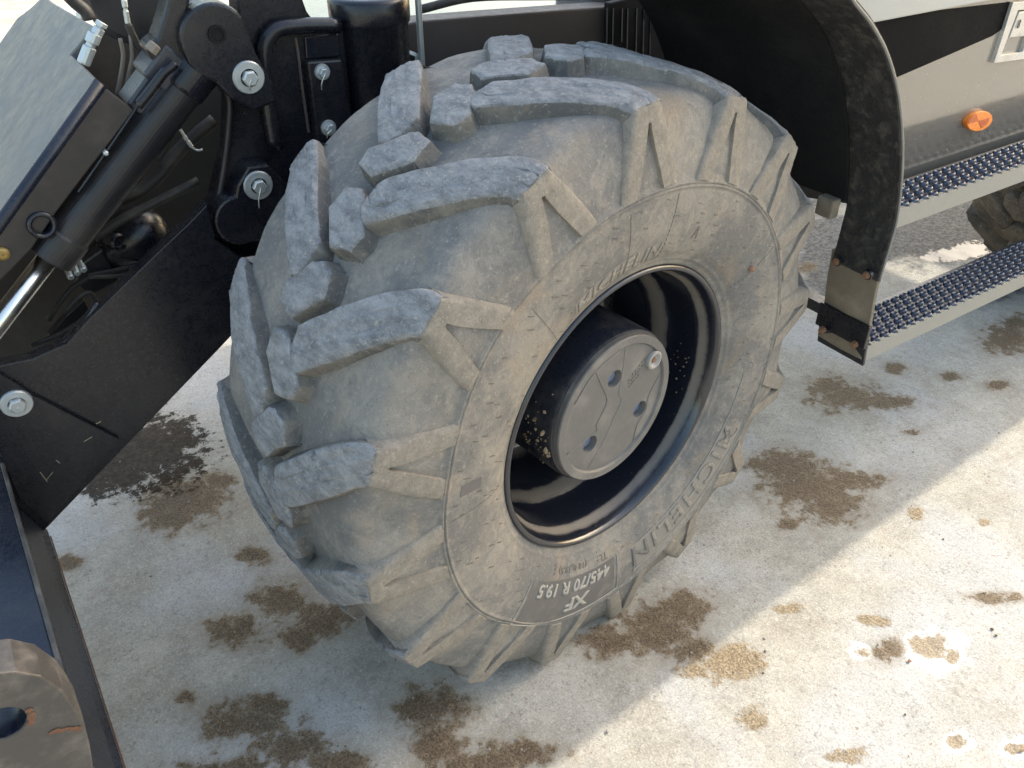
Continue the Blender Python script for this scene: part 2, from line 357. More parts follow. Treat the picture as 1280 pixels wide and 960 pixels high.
for _ in range(420):
    P = np.array([rng.uniform(-1.1, 2.2), rng.uniform(-.9, 1.3), 0]); r = min(.0055, .0012*math.exp(abs(rng.normal(0, .5)))); crumb((G2, G3, G1)[rng.integers(3)], (P[0], P[1], r*.2-.001), r)
STONE = paint('pale_grit', (.33, .30, .26), .85, (.5, .47, .42), .6, 60); STONE2 = paint('reddish_grit', (.24, .13, .085), .85, (.32, .22, .15), .5, 60)
for nme, g, m_, lb in (('mud_crumbs', G1, CRUMB, 'brown mud crumbs lying in the wet stains on the concrete'), ('grit', G2, STONE, 'pale grit scattered over the concrete'), ('gravel', G3, STONE2, 'reddish bits of gravel scattered over the concrete')):
    tag(g.build(nme, m_), lb, nme.replace('_', ' '), kind='stuff')
# ---------------------------------------------------------------- the machine
H = .525
mach = bpy.data.objects.new('construction_machine', None); COL.objects.link(mach)
tag(mach, 'black and grey wheeled construction machine with big dusty lugged tyres and two side steps', 'machine')

# ---- cab and rear slab: unseen, added in place of the bodywork to cast shade
SX, SY = math.cos(SUN_AZ)/math.tan(SUN_EL), math.sin(SUN_AZ)/math.tan(SUN_EL)
def edge_y(x, z):                       # near edge of the shade slabs, worked back from the shadow they cast on the ground
    g = x - z*SX; return -.405 + (g+.256)*.0635 + z*SY
ZT, ZB = 2.45, 2.33
def body(name, x0, x1, mat):
    vs = []
    for (z, dx, ins) in ((ZB, (ZB-ZT)*SX, .02), (ZT, 0, 0)):
        vs += [(x0+dx, edge_y(x0, ZT)+ins, z), (x1+dx, edge_y(x1, ZT)+ins, z), (x1+dx, 1.45, z), (x0+dx, 1.45, z)]
    return mesh(name, vs, [(3,2,1,0),(4,5,6,7),(0,1,5,4),(1,2,6,5),(2,3,7,6),(3,0,4,7)], mat, mach, bevel=.01)
xs = 1.94
front_slab = body('front_shade_slab', 1.72, xs-.09+ZT*SX, SILL_GREY)
rear = body('rear_shade_slab', xs+.09+ZT*SX, 8.2, SILL_GREY)
for y0, y1 in ((edge_y(xs+ZT*SX, ZT), .26+ZT*SY), (.50+ZT*SY, 1.44)):
    MB().box((xs+ZT*SX-.01, (y0+y1)/2, ZT-.022), (.12, (y1-y0)/2, .02)).build('slab_filler', SILL_GREY, front_slab)  # added fillers; the gap left between them lets a sun strip through
for x, y in ((2.1, .02), (2.1, 1.35), (4.2, .12), (4.2, 1.35)): MB().box((x, y, 1.70), (.04, .04, .64)).build('front_slab_post', BLACK, front_slab, bevel=.01)  # invented posts under the unseen slabs
for x in (6.4, 7.8): MB().box((x, 1.2, 1.2), (.05, .05, 1.18)).build('rear_slab_post', BLACK, rear, bevel=.01)

# ---- wheel ------------------------------------------------------------------------------------
STEER = math.radians(8.522)
wheel = bpy.data.objects.new('wheel', None); COL.objects.link(wheel); wheel.parent = mach
wheel.location = (0, 0, H); wheel.rotation_euler = (0, 0, STEER)
wheel['label'] = 'large dusty lugged tyre with deep black rim and grey hub'
PH = math.radians(115.962); NP = 16; PIT = 2*PI/NP
ring_t = np.array([0,14,42,75,91,105,118,126,131,141,152,163,179,192,211,225,244,269,306,340,360])
ring_r = np.array([.403,.404,.410,.409,.411,.417,.420,.427,.430,.430,.422,.414,.412,.409,.406,.403,.412,.419,.418,.402,.403])
def flat(P):                            # the tyre settles on the ground
    P = np.array(P); P[..., 2] = np.maximum(P[..., 2], -H+.0015 + 0*P[..., 2]); return P
# under-tread and sidewall profile (|y|, r)
prof_side = [(.176,.262),(.186,.264),(.192,.270),(.1945,.275),(.1945,.278),(.198,.280),(.2005,.284),(.2005,.287),(.204,.290),(.210,.302),(.2165,.320),(.2215,.345),(.2245,.370),(.2255,.390)]
prof_up = [(.2205,.022),(.217,.034),(.2125,.050),(.206,.066),(.197,.082),(.184,.096),(.168,.106),(.148,.1125),(.12,.1165),(.08,.119),(.04,.120),(0,.1205)]
NT = 512
th = np.arange(NT)/NT*2*PI
RG = np.interp(np.degrees(th) % 360, ring_t, ring_r)
rows = []
for (y, r) in prof_side: rows.append((np.full(NT, y), r + 0*th))
for (dy, dr) in ((.2256, -.010), (.2254, -.0060), (.2272, -.0050), (.2272, -.0026), (.2250, -.0016), (.2250, -.0006), (.2268, .0004), (.2262, .0030), (.2225, .0060), (.2215, .012)):
    rows.append((np.full(NT, dy), RG+dr))
for (y, dr) in prof_up:
    f = dr/.1205; rows.append((np.full(NT, y), (RG+dr)*(1-f)+.5325*f if y > 0 else np.full(NT, .5325)))
    if y > .05:                          # scooped hollows between the lug wings
        ph = ((th-PH)/PIT) % 1.0; sc_ = np.cos(2*PI*ph)*.5-.5
        k = math.exp(-((dr-.062)/.035)**2); rows[-1] = (rows[-1][0]+sc_*.012*k, rows[-1][1])
half = len(rows)
allr = [(-y, r) for y, r in rows] + [(y, r) for y, r in rows[::-1][1:]]
Y = np.stack([a for a, _ in allr]); Rr = np.stack([b for _, b in allr])
TT = np.broadcast_to(th, Y.shape)
nz = (fbm(TT*6, Y*20+5, 2.2, 4, 11)-.5)*.004; Rr = Rr + np.where(Rr > .43, nz, 0)
P = flat(np.stack([Rr*np.cos(TT), Y, Rr*np.sin(TT)], -1))
m_ = len(allr); I = np.arange(m_*NT).reshape(m_, NT); J = np.roll(I, -1, 1)
Fq = np.stack([I[:-1], I[1:], J[1:], J[:-1]], -1).reshape(-1, 4)
mesh('tyre', P.reshape(-1, 3), Fq, TYRE, wheel, smooth=True)
BY = np.array([0,.04,.08,.12,.148,.168,.184,.197,.206]); BRr = np.array([.5325,.5322,.531,.5285,.5245,.519,.509,.495,.480])
TY = np.array([0,.05,.08,.12,.15,.18,.20,.212]); TRr = np.array([.5605,.5598,.5588,.5555,.5515,.5455,.5395,.534])
U = np.array([(-.0,11.7),(-.004,11.7),(-.026,9.3),(-.077,4.9),(-.128,.5),(-.187,-3.4),(-.215,-3.5)])
Lg = np.array([(-.0,11.7),(-.004,11.7),(-.028,15.8),(-.043,16.4),(-.096,12.3),(-.144,8.2),(-.193,3.6),(-.215,2.5)])
def lug(k, side):
    phi = np.degrees(PH) + k*22.5 + (0 if side < 0 else 11.25)
    r_ = np.random.default_rng(100+k+(50 if side > 0 else 0))
    st = []                              # stations: (thU, thL, top(y,r), base(y,r), recess, wing)
    for y in (.004,.009,.015,.022,.030,.043,.06,.08,.10,.12,.14,.16,.178,.193,.203,.209):
        st.append((np.interp(y, -U[:,0], U[:,1]), np.interp(y, -Lg[:,0], Lg[:,1]), (y, np.interp(y, TY, TRr)), (y, np.interp(y, BY, BRr)-.006), 0., 0.))
    rr = np.interp((phi % 360), ring_t, ring_r)+.004
    for r in (.5335,.529,.520,.512,.506,.500,.49,.478,.464,.45,.437,.427,rr,rr-.0035):
        f = min(1., (.534-r)/(.534-rr)); yt = .2125+.0155*f**.8; yb = np.interp(r, [.41,.43,.445,.47,.49,.51,.534], [.221,.217,.212,.2,.186,.165,.14])-.004
        hw = 2.95+f*5.0; cx = -.3+.3*f
        st.append((cx-hw, cx+hw, (yt, r), (yb, r-.002), 1. if r < .506 else (.5 if r < .511 else 0), 1.))
    def cols(L):
        L2 = L+.035; inner = [-L2-(.86-L2)*.5, -L2, -L, -L*.5, 0., L*.5, L, L2, L2+(.86-L2)*.5]
        return np.array([-1.75,-1.36,-1.15,-1.05,-.95,-.82]+inner+[.82,.95,1.05,1.15,1.36,1.75])
    us = cols(.3)
    hs = np.array([-.05,.11,.42,.81,.955,1]+[1]*9+[1,.955,.81,.42,.11,-.05])
    vs = []; top = []; wing = []
    chip = [r_.normal(0, .16, len(st)) for _ in (0, 1)]
    nzs = r_.normal(0, 1, (len(st), len(us)))
    for i, (a, b, tp, bs, rec, wg) in enumerate(st):
        c = (a+b)/2; h = (b-a)/2; end = i >= len(st)-2
        hscale = (0., .55, .9, 1.)[i] if i < 4 else (0. if i == len(st)-1 else 1.)
        fr_ = max((.508-tp[1])/(.508-rr), 0.) if wg else .4; ui = cols(.05+.40*fr_ if wg else .3)
        for j, u in enumerate(ui):
            # walls keep a constant draught whatever the width
            uu = u if abs(u) <= 1 else math.copysign(1+(abs(u)-1)*2.6/max(h, 1.2), u)
            tdeg = phi + c + uu*h
            if abs(u) > .9 and not wg: tdeg += .35*chip[int(u > 0)][i]*(.5 if i < 14 else .3)
            hh = hs[j]*hscale
            if wg and 8 <= j <= 12 and tp[1] < .507:
                hh -= (.52*min(1, .55+fr_*.8)) if not end else .3
            if wg: hh = hh if hh > .5 else hh*1.0
            y = bs[0]+(tp[0]-bs[0])*hh; r = bs[1]+(tp[1]-bs[1])*hh
            r += (.0007 if wg else .0011)*nzs[i, j]*(1 if hh > .9 else .5)
            t = math.radians(tdeg); vs.append((r*math.cos(t), side*y, r*math.sin(t)))
            top.append(1. if (hh > .9 and not wg and i >= 3) else 0.); wing.append(1. if wg and hh > .4 else 0.)
    m_ = len(us); fs = [(i*m_+j, i*m_+j+1, (i+1)*m_+j+1, (i+1)*m_+j) for i in range(len(st)-1) for j in range(m_-1)]
    return set_sharp(mesh('tread_lug', flat(vs), fs, LUGM, wheel, smooth=True, attrs={'top': top, 'wing': wing}), 42)
def block(k, side):
    phi = np.degrees(PH) + k*22.5 + (0 if side < 0 else 11.25)
    r_ = np.random.default_rng(300+k+(50 if side > 0 else 0))
    Q = np.array([(9.2,.046),(6.5,.052),(1.9,.013),(.9,-.006),(1.6,-.036),(5.4,-.042),(10.2,.006)])
    Q = Q[::-1]; P2 = []                 # subdivide the outline
    for i in range(len(Q)):
        for t in (0, .33, .67): P2.append(Q[i]*(1-t)+Q[(i+1) % len(Q)]*t)
    P2 = np.array(P2)+np.stack([r_.normal(0, .10, len(P2)), r_.normal(0, .0008, len(P2))], 1); c = P2.mean(0)
    d = P2-c; ln = np.hypot(d[:,0]*.0097, d[:,1])[:, None]; vs = []; top = []
    rings = [(+.0150, -.04, 0), (.0075, .11, 0), (.0036, .42, 0), (.0010, .79, 0), (-.0018, .95, 1), (-.006, 1.0, 1), (-.014, 1.0, 1)]
    for (off, h, tp) in rings:
        q = c+d*(1+off/ln)
        for (t, y) in q:
            yy = y if side < 0 else -y; R0 = np.interp(abs(y), BY, BRr)-.004; R1 = np.interp(abs(y), TY, TRr)-.001
            r = R0+(R1-R0)*h+r_.normal(0, .0006); a = math.radians(phi+t); vs.append((r*math.cos(a), yy, r*math.sin(a))); top.append(tp)
    a = math.radians(phi+c[0]); R1 = np.interp(abs(c[1]), TY, TRr); vs.append((R1*math.cos(a), c[1] if side < 0 else -c[1], R1*math.sin(a))); top.append(1)
    m_ = len(P2); fs = [(i*m_+j, i*m_+(j+1) % m_, (i+1)*m_+(j+1) % m_, (i+1)*m_+j) for i in range(len(rings)-1) for j in range(m_)]
    fs += [((len(rings)-1)*m_+j, (len(rings)-1)*m_+(j+1) % m_, len(vs)-1) for j in range(m_)]
    return set_sharp(mesh('tread_block', flat(vs), fs, LUGM, wheel, smooth=True, attrs={'top': top, 'wing': [0]*len(vs)}), 44)
for k in range(NP):
    for s in (-1, 1): lug(k, s); block(k, s)

# ---- lettering and marks on the sidewall
def side_y(r): return np.interp(r, [p[1] for p in prof_side]+[.40, .415], [p[0] for p in prof_side]+[.2256, .2256])
def wrap(x, y, r0, t0, raise_):         # flat text (x right, y up) bent round the axle; t0 in degrees
    r = r0+y; t = math.radians(t0)-x/r0; return (r*math.cos(t), -(side_y(r)+raise_), r*math.sin(t))
def text(name, body, size, r0, t0, mat, xs=1., raise_=.0016, parent=None, spacing=1.0, extr=.001, outline_=0.0):
    cu = bpy.data.curves.new(name, 'FONT'); cu.body = body; cu.size = size; cu.align_x = 'CENTER'; cu.space_character = spacing; cu.resolution_u = 3; cu.offset = outline_
    ob = bpy.data.objects.new('tmp', cu); COL.objects.link(ob); dg = bpy.context.evaluated_depsgraph_get(); dg.update()
    mm = bpy.data.meshes.new_from_object(ob.evaluated_get(dg)); bpy.data.objects.remove(ob)
    bm = bmesh.new(); bm.from_mesh(mm); bpy.data.meshes.remove(mm)
    bmesh.ops.triangulate(bm, faces=bm.faces[:])
    for lim in (.014, .009, .006): bmesh.ops.subdivide_edges(bm, edges=[e for e in bm.edges if e.calc_length() > lim], cuts=1); bmesh.ops.triangulate(bm, faces=bm.faces[:])
    ex = bmesh.ops.extrude_face_region(bm, geom=bm.faces[:]); up = {v for v in ex['geom'] if isinstance(v, bmesh.types.BMVert)}
    for v in bm.verts: v.co = Vector(wrap(v.co.x*xs, v.co.y, r0, t0, raise_ if v in up else -.001))
    bmesh.ops.recalc_face_normals(bm, faces=bm.faces); me = bpy.data.meshes.new(name); bm.to_mesh(me); bm.free()
    return link(name, me, parent or wheel, mat)
def ann(name, r0, r1, t0, t1, mat, raise_=.0007, n=24, slant=0., r1b=None):   # a raised label field on the sidewall
    vs = []
    for i in range(n+1):
        t = t0+(t1-t0)*i/n
        for j in range(6):
            f = j/5; ra = r0+(r1-r0)*f; tt = math.radians(t+slant*(f-.5)); vs.append((ra*math.cos(tt), -(side_y(ra)+raise_), ra*math.sin(tt)))
    return mesh(name, vs, [(i*6+j, i*6+j+1, (i+1)*6+j+1, (i+1)*6+j) for i in range(n) for j in range(5)], mat, wheel, smooth=True, flip=False)
ann('size_label', .322, .404, 226, 267, LABEL)
text('tyre_lettering', '445/70 R 19.5', .0330, .329, 247.0, LETTER, 1.04, .0022, spacing=1.03, outline_=.0011)
text('tyre_lettering', 'XF', .0380, .366, 250.5, LETTER, 1.35, .0022, outline_=.0013)
text('tyre_lettering', 'MICHELIN', .0600, .338, 303, TYRE, 1.05, .0022, spacing=1.22, outline_=.0012)
ann('size_label', .333, .392, 277, 331, LABEL2, .0004)
text('tyre_lettering', 'MICHELIN', .036, .2965, 101.5, TYRE, 1.0, .0020, spacing=1.1, outline_=.0006)
ann('size_label', .2945, .3245, 84.5, 119, LABEL2, .0004)
text('tyre_lettering', '(18 R 19.5)', .016, .301, 246, DASH, 1.1, .0008)
text('tyre_lettering', 'TL', .020, .303, 262, DASH, 1.0, .0008)
text('tyre_lettering', 'A', .030, .320, 71.2, DASH, .8, .0007)
ann('size_label', .345, .385, 167.5, 170.5, LABEL, .0006, 6)
D = MB(); dirv = np.array([math.cos(math.radians(-22)), math.sin(math.radians(-22))])
for i, r in enumerate(np.arange(.300, .396, .0155)):
    nn = int(2*PI*r/.058)
    for k in range(nn):
        t = 2*PI*(k+.5*(i % 2)+rng.uniform(-.2, .2))/nn
        if rng.random() < .3: continue
        td = math.degrees(t) % 360
        if (224 < td < 269 and r > .315) or (276 < td < 332 and r > .33) or (83 < td < 120 and r < .328): continue
        c = np.array([r*math.cos(t), r*math.sin(t)]); L = rng.uniform(.004, .0068); y = -(side_y(r)+.0004)
        R = np.array([[dirv[0], 0, -dirv[1]], [0, 1, 0], [dirv[1], 0, dirv[0]]]); D.box((c[0], y, c[1]), (L, .0006, .00045), R)
for td in (33, 84, 99, 128, 176, 236, 259, 334):
    for j in range(14):
        ra = .297+j*.0075
        if (td in (236, 259) and ra > .315): continue
        t = math.radians(td); R = np.array([[math.cos(t), 0, -math.sin(t)], [0, 1, 0], [math.sin(t), 0, math.cos(t)]])
        D.box((ra*math.cos(t), -(side_y(ra)+.0001), ra*math.sin(t)), (.0040, .0004, .0003), R)
o = D.build('mould_mark', DASH, wheel); o['kind'] = 'stuff'
# frames round the label fields
D = MB()
def fr(t0, t1, r):
    D.tube([(r*math.cos(math.radians(t)), -(side_y(r)+.0008), r*math.sin(math.radians(t))) for t in np.linspace(t0, t1, 26)], .0009, 6, 1)
def frr(t, r0, r1):
    D.tube([(r*math.cos(math.radians(t)), -(side_y(r)+.0008), r*math.sin(math.radians(t))) for r in np.linspace(r0, r1, 8)], .0009, 6, 1)
fr(224.5, 269, .4065); frr(224.5, .322, .4065); frr(268.5, .322, .4065); fr(275.5, 334, .394); frr(275.8, .333, .394); fr(275, 350, .331)
D.build('label_frame', LETTER, wheel)
q = (.339*math.cos(math.radians(34.4)), -.2235, .339*math.sin(math.radians(34.4)))
g = MB(); crumb(g, q, .0065, 1.); g.build('stone', STONE2, wheel)
for dx in (0.,): pass
# short rubber hairs by the second lug
g = MB()
for (u, v) in ((700,306),(693,312),(712,303)):
    P = at(u, v, 1, -.22); P = np.array(P)
for td, r in ((122.5, .445), (121.0, .450), (120.2, .440)):
    t = math.radians(td); b = np.array([r*math.cos(t), -.214, r*math.sin(t)]); g.tube([b, b+np.array([.010, -.006, -.003])], .0007, 5, 1)
g.build('rubber_hair', DASH, wheel)

# cuts in the rubber and mud caught at the foot of the lugs
g = MB()
for (td, y0, y1, dt) in ((151.5,-.088,-.094,.5),(128.0,-.150,-.150,1.2),(112.5,-.155,-.175,2.4),(148.5,-.135,-.150,.6),(167,-.09,-.12,.4),(190,-.10,-.095,1.0),(106,-.12,-.135,1.2),(125.5,-.11,-.13,.8)):
    P_ = []
    for f in np.linspace(0, 1, 5):
        y = y0+(y1-y0)*f+rng.uniform(-.001, .001); R0 = np.interp(abs(y), BY, BRr)+.0004; t = math.radians(td+dt*f); P_.append((R0*math.cos(t), y, R0*math.sin(t)))
    g.tube(P_, .0010, 6, 2)
g.build('rubber_cut', CUT, wheel)['kind'] = 'stuff'
g = MB()
for _ in range(170):
    k = rng.integers(16); sd_ = -1 if rng.random() < .75 else 1; e = (U if rng.random() < .3 else Lg); y = -rng.uniform(.01, .2); t = np.interp(y, e[::-1, 0], e[::-1, 1])+(rng.uniform(.3, 1.2) if e is Lg else -rng.uniform(.3, 1.2))
    R0 = np.interp(abs(y), BY, BRr)+.0005; a = PH+math.radians(t+k*22.5+(11.25 if sd_ > 0 else 0)); crumb(g, (R0*math.cos(a), y if sd_ < 0 else -y, R0*math.sin(a)), .0012*math.exp(abs(rng.normal(0, .55))), 1.)
g.build('mud_fleck', CRUMB, wheel)['kind'] = 'stuff'
# ---- rim and hub
def lathe_y(name, prof, mat, parent, n=160, attr=None, smooth=True, cap=False, flip=False):
    vs = []; at_ = []
    for p_ in prof:
        for k in range(n):
            t = 2*PI*k/n; vs.append((p_[0]*math.cos(t), p_[1], p_[0]*math.sin(t))); at_.append(p_[2] if len(p_) > 2 else 0)
    fs = [(i*n+k, i*n+(k+1) % n, (i+1)*n+(k+1) % n, (i+1)*n+k) for i in range(len(prof)-1) for k in range(n)]
    if cap: fs.append(tuple((len(prof)-1)*n+k for k in range(n)))
    return mesh(name, vs, fs, mat, parent, smooth=smooth, attrs={'dust': at_}, flip=flip)
rimp = [(.2660,-.176,0),(.2690,-.182,0),(.2700,-.189,0),(.2675,-.195,.0),(.2630,-.1965,.0),(.2590,-.194,.0),(.2565,-.188,0),(.2545,-.180,.1),
        (.2515,-.170,.85),(.2475,-.162,.9),(.2460,-.156,.2),(.2450,-.148,0),(.2430,-.118,0),(.2410,-.096,0),(.2380,-.090,.5),(.2330,-.082,.95),(.2300,-.066,.9),
        (.2270,-.060,.3),(.2240,-.050,.05),(.2210,-.02,0),(.2200,.01,0),(.2180,.03,.4),(.2140,.045,.6),(.2080,.052,.2),(.1400,.056,.1)]
lathe_y('rim', rimp, RIM, wheel)
HYB = -.1787
hubp = [(.150,.054,0),(.1500,.04,0),(.1475,.02,.05),(.1470,-.10,.05),(.1465,-.160,.05),(.1440,-.1655,.1),(.1400,-.1665,.15)]
HUBM = paint('hub_barrel_paint', (.012, .015, .024), .28, (.15, .135, .115), .42, 14, scratch=.5)
set_sharp(lathe_y('hub', hubp, HUBM, wheel, 96), 35)
# hub face: dusty plate with raised edge, recesses and drain plug
facep = [(.1400,-.163),(.1400,-.1765),(.1385,-.1787),(.1255,-.1787),(.1235,-.1768),(.1225,-.1740)]
hf = set_sharp(lathe_y('hub_face', facep, DUSTHUB, wheel, 96), 30)
holes = [(.065, 95.1, .0170), (.080, 332.2, .0170), (.075, 220.6, .0170)]
bm = bmesh.new()
vc = [bm.verts.new((.1226*math.cos(2*PI*k/96), -.1742, .1226*math.sin(2*PI*k/96))) for k in range(96)]
es = [bm.edges.new((vc[k], vc[(k+1) % 96])) for k in range(96)]
for (r, td, hr) in holes:
    cx, cz = r*math.cos(math.radians(td)), r*math.sin(math.radians(td)); v2 = [bm.verts.new((cx+hr*math.cos(2*PI*k/24), -.1742, cz+hr*math.sin(2*PI*k/24))) for k in range(24)]
    es += [bm.edges.new((v2[k], v2[(k+1) % 24])) for k in range(24)]
bmesh.ops.triangle_fill(bm, edges=es, use_beauty=True)
bmesh.ops.recalc_face_normals(bm, faces=bm.faces); me = bpy.data.meshes.new('hub_cover'); bm.to_mesh(me); bm.free(); link('hub_cover', me, wheel, DUSTHUB)
for (r, td, hr) in holes:
    cx, cz = r*math.cos(math.radians(td)), r*math.sin(math.radians(td)); g = MB()
    g.lathe([(hr, 0), (hr*.96, .002), (hr*.93, .016), (hr*.6, .020), (.002, .021)], (cx, -.1742, cz), (0, 1, 0), 24, cap=False); g.build('recess', DUSTHUB, wheel, smooth=True)
    MB().lathe([(hr*.80, .0185), (hr*.80, .012), (hr*.62, .0095), (.001, .009)], (cx, -.1742, cz), (0, 1, 0), 24, cap=False).build('bolt', BLUEHOLE, wheel, smooth=True)
cx, cz = .110*math.cos(math.radians(34.4)), .110*math.sin(math.radians(34.4))
MB().lathe([(.0175, .001), (.0175, -.0062), (.0160, -.0075), (.0120, -.0072), (.0105, -.0035), (.001, -.003)], (cx, -.1742, cz), (0, 1, 0), 32, cap=False).build('drain_plug', PLUG, wheel, smooth=True)
MB().lathe([(.0055, -.0034), (.0052, -.0050), (.001, -.0055)], (cx, -.1742, cz), (0, 1, 0), 6, cap=False).build('plug_socket', RUSTY_BOLT, wheel)
g = MB()
def hp(r, td, dy=0.): return np.array([r*math.cos(math.radians(td)), -.1742+dy, r*math.sin(math.radians(td))])
for path, rad in (([hp(.120,118),hp(.075,120),hp(.040,124),hp(.030,150),hp(.045,195),hp(.050,212),hp(.075,205),hp(.121,199)],.0013),
                  ([hp(.121,83),hp(.075,80),hp(.030,75),hp(.018,30),hp(.020,270),hp(.060,250),hp(.118,240)],.0007),
                  ([hp(.122,10),hp(.094,350),hp(.100,332),hp(.098,314),hp(.121,300)],.0013),
                  ([hp(.118,150),hp(.1165,120),hp(.118,90)],.0016)):
    g.tube(path, rad, 8, 6)
g.build('casting_ridge', DUSTHUB, wheel, smooth=True)
g = MB()                                 # worn, unreadable stamp on the hub
for row in range(3):
    for i in range(9-row*2):
        if rng.random() < .2: continue
        p0 = np.array([.030+i*.0052+row*.002, 0, .045+i*.0036-row*.0075]); p0 = p0*1.02
        for j in range(2):
            a = rng.uniform(0, PI); g.box((p0[0]+rng.uniform(-.001, .001), -.1747, p0[2]+rng.uniform(-.001, .001)), (.0017, .0004, .0004), np.array([[math.cos(a),0,-math.sin(a)],[0,1,0],[math.sin(a),0,math.cos(a)]]))
g.build('stamp', DASH, wheel)
g = MB()
for _ in range(46):                      # dried mud flecks on hub barrel and rim
    t = math.radians(rng.normal(185, 16)); y = rng.uniform(-.165, -.09); crumb(g, (.1475*math.cos(t), y, .1475*math.sin(t)), .0012*math.exp(abs(rng.normal(0, .6))), 1.)
for _ in range(34):
    t = math.radians(rng.normal(-8, 9)); y = rng.uniform(-.15, -.07); r = .2425; crumb(g, (r*math.cos(t), y, r*math.sin(t)), .0012*math.exp(abs(rng.normal(0, .45))), 1.)
for (td, y, s_) in ((176, -.150, .006), (190, -.155, .007), (193, -.160, .005), (170, -.128, .005)):
    t = math.radians(td); crumb(g, (.148*math.cos(t), y, .148*math.sin(t)), s_, 1.)
g.build('mud_fleck', CRUMB, wheel)['kind'] = 'stuff'
# axle behind the wheel
MB().lathe([(.12, .05), (.12, .22), (.09, .26), (.09, 1.1)], (0, 0, H), (0, 1, 0), 32).build('axle', BLACK_DUSTY, mach, smooth=False)

# ---- second wheel of the same kind, further back
wheel2 = bpy.data.objects.new('wheel', None); COL.objects.link(wheel2); wheel2.parent = mach
wheel2.location = (2.42, .07, H); wheel2.rotation_euler = (0, 0, -STEER)
wheel2['label'] = 'brown muddy wheel seen between the two steps'
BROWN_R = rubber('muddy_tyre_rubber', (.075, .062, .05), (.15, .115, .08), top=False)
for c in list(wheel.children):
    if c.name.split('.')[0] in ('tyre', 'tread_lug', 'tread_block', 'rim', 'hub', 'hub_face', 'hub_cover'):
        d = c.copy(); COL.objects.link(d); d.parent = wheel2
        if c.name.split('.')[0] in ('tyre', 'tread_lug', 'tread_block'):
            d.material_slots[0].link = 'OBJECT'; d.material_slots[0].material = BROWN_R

# ---- fender -------------------------------------------------------------------------------------
FY = -.2
fpx = [(986+78,-14),(1064,0),(1086,28),(1105,62),(1117.5,100),(1124,137),(1127,187),(1125,234),(1120,275),(1112,305),(1098,352)]
fo = [at(u, v, 1, FY) for u, v in fpx]; fo = [(p[0], p[2]) for p in fo]
top_ = [(.16, 1.255), (.24, 1.215)]
fp = [(p[0], p[1]) for p in spline([np.array(q) for q in top_+fo], 4)]
def sweep(name, prof, ys, mat, th=.006, parent=None, bevel=.0015):
    # strip of sheet following prof (x, z) across the widths in ys
    vs = []; n_ = len(prof)
    nrm = []
    for i in range(n_):
        t = np.array(prof[min(i+1, n_-1)])-np.array(prof[max(i-1, 0)]); t /= np.linalg.norm(t); nrm.append(np.array([-t[1], t[0]]))
    for side in (0, 1):
        for i, q in enumerate(prof):
            for (y, drop) in ys:
                p_ = np.array(q)+nrm[i]*(th*side+drop); vs.append((p_[0], y, p_[1]))
    m_ = len(ys); k = n_*m_; fs = []
    for i in range(n_-1):
        for j in range(m_-1):
            a = i*m_+j; fs += [(a, a+1, a+m_+1, a+m_), (k+a, k+a+m_, k+a+m_+1, k+a+1)]
        for j in (0, m_-1):
            a = i*m_+j; fs.append((a, a+m_, k+a+m_, k+a))
    for i in (0, n_-1):
        for j in range(m_-1):
            a = i*m_+j; fs.append((a, k+a, k+a+1, a+1))
    return mesh(name, vs, fs, mat, parent or mach, smooth=False, bevel=bevel)
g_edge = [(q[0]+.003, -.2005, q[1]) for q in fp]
fender = sweep('fender', fp, [(-.200, 0), (-.198, -.002), (-.15, -.003), (-.088, -.002)], PLASTIC, .007)
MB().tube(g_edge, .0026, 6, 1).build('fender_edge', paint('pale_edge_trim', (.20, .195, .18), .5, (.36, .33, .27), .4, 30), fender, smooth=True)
ends = [i for i, q in enumerate(fp) if q[1] > at(1042, 269, 1, -.09)[2]]
sweep('inner_fender', fp[:max(ends)], [(-.087, -.006), (.05, -.012), (.40, -.012)], MATT, .006, fender)
zz = at(1040, 262, 1, -.09); MB().box((zz[0]-.002, -.08, zz[2]+.004), (.012, .02, .02)).build('rubber_stop', RUB_FLAP, fender, bevel=.004)
# mud flap hanging from the fender
fl = [at(u, v, 1, FY) for u, v in ((1101,340),(1093,375),(1087,410),(1078,452))]; fl = [(p[0], p[2]) for p in fl]
flap = sweep('mud_flap', [(q[0], q[1]) for q in spline([np.array(f) for f in fl], 3)], [(-.196, .003), (-.14, .0), (-.078, .003)], RUB_FLAP, .010, fender)
b0 = [at(u, v, 1, FY) for u, v in ((1087,408),(1079,436))]; b1 = [at(u, v, 1, FY) for u, v in ((1081,428),(1076,459))]
sweep('clamp_strip', [(p[0]-.004, p[2]) for p in b0], [(-.203, 0), (-.074, 0)], BLACK, .008, flap)
sweep('clamp_strip', [(p[0]+.006, p[2]) for p in b1], [(-.200, 0), (-.076, 0)], BLACK, .008, flap)
for (u, v, pr) in ((1045,327,fender),(1083,344,fender),(1027,413,flap),(1067,431,flap)):
    yy = -.104 if u in (1045, 1027) else -.182
    P = at(u, v, 1, yy)
    MB().lathe([(.0085, .006), (.0085, -.001), (.006, -.0015), (.006, -.005), (.001, -.006)], P, (1, 0, .15), 6 if pr is flap else 10, cap=False).build('bolt', RUSTY_BOLT, pr)
    if pr is fender: MB().lathe([(.011, .008), (.011, .0005), (.004, 0)], P, (1, 0, .15), 16, cap=False).build('washer', BLACK, pr)

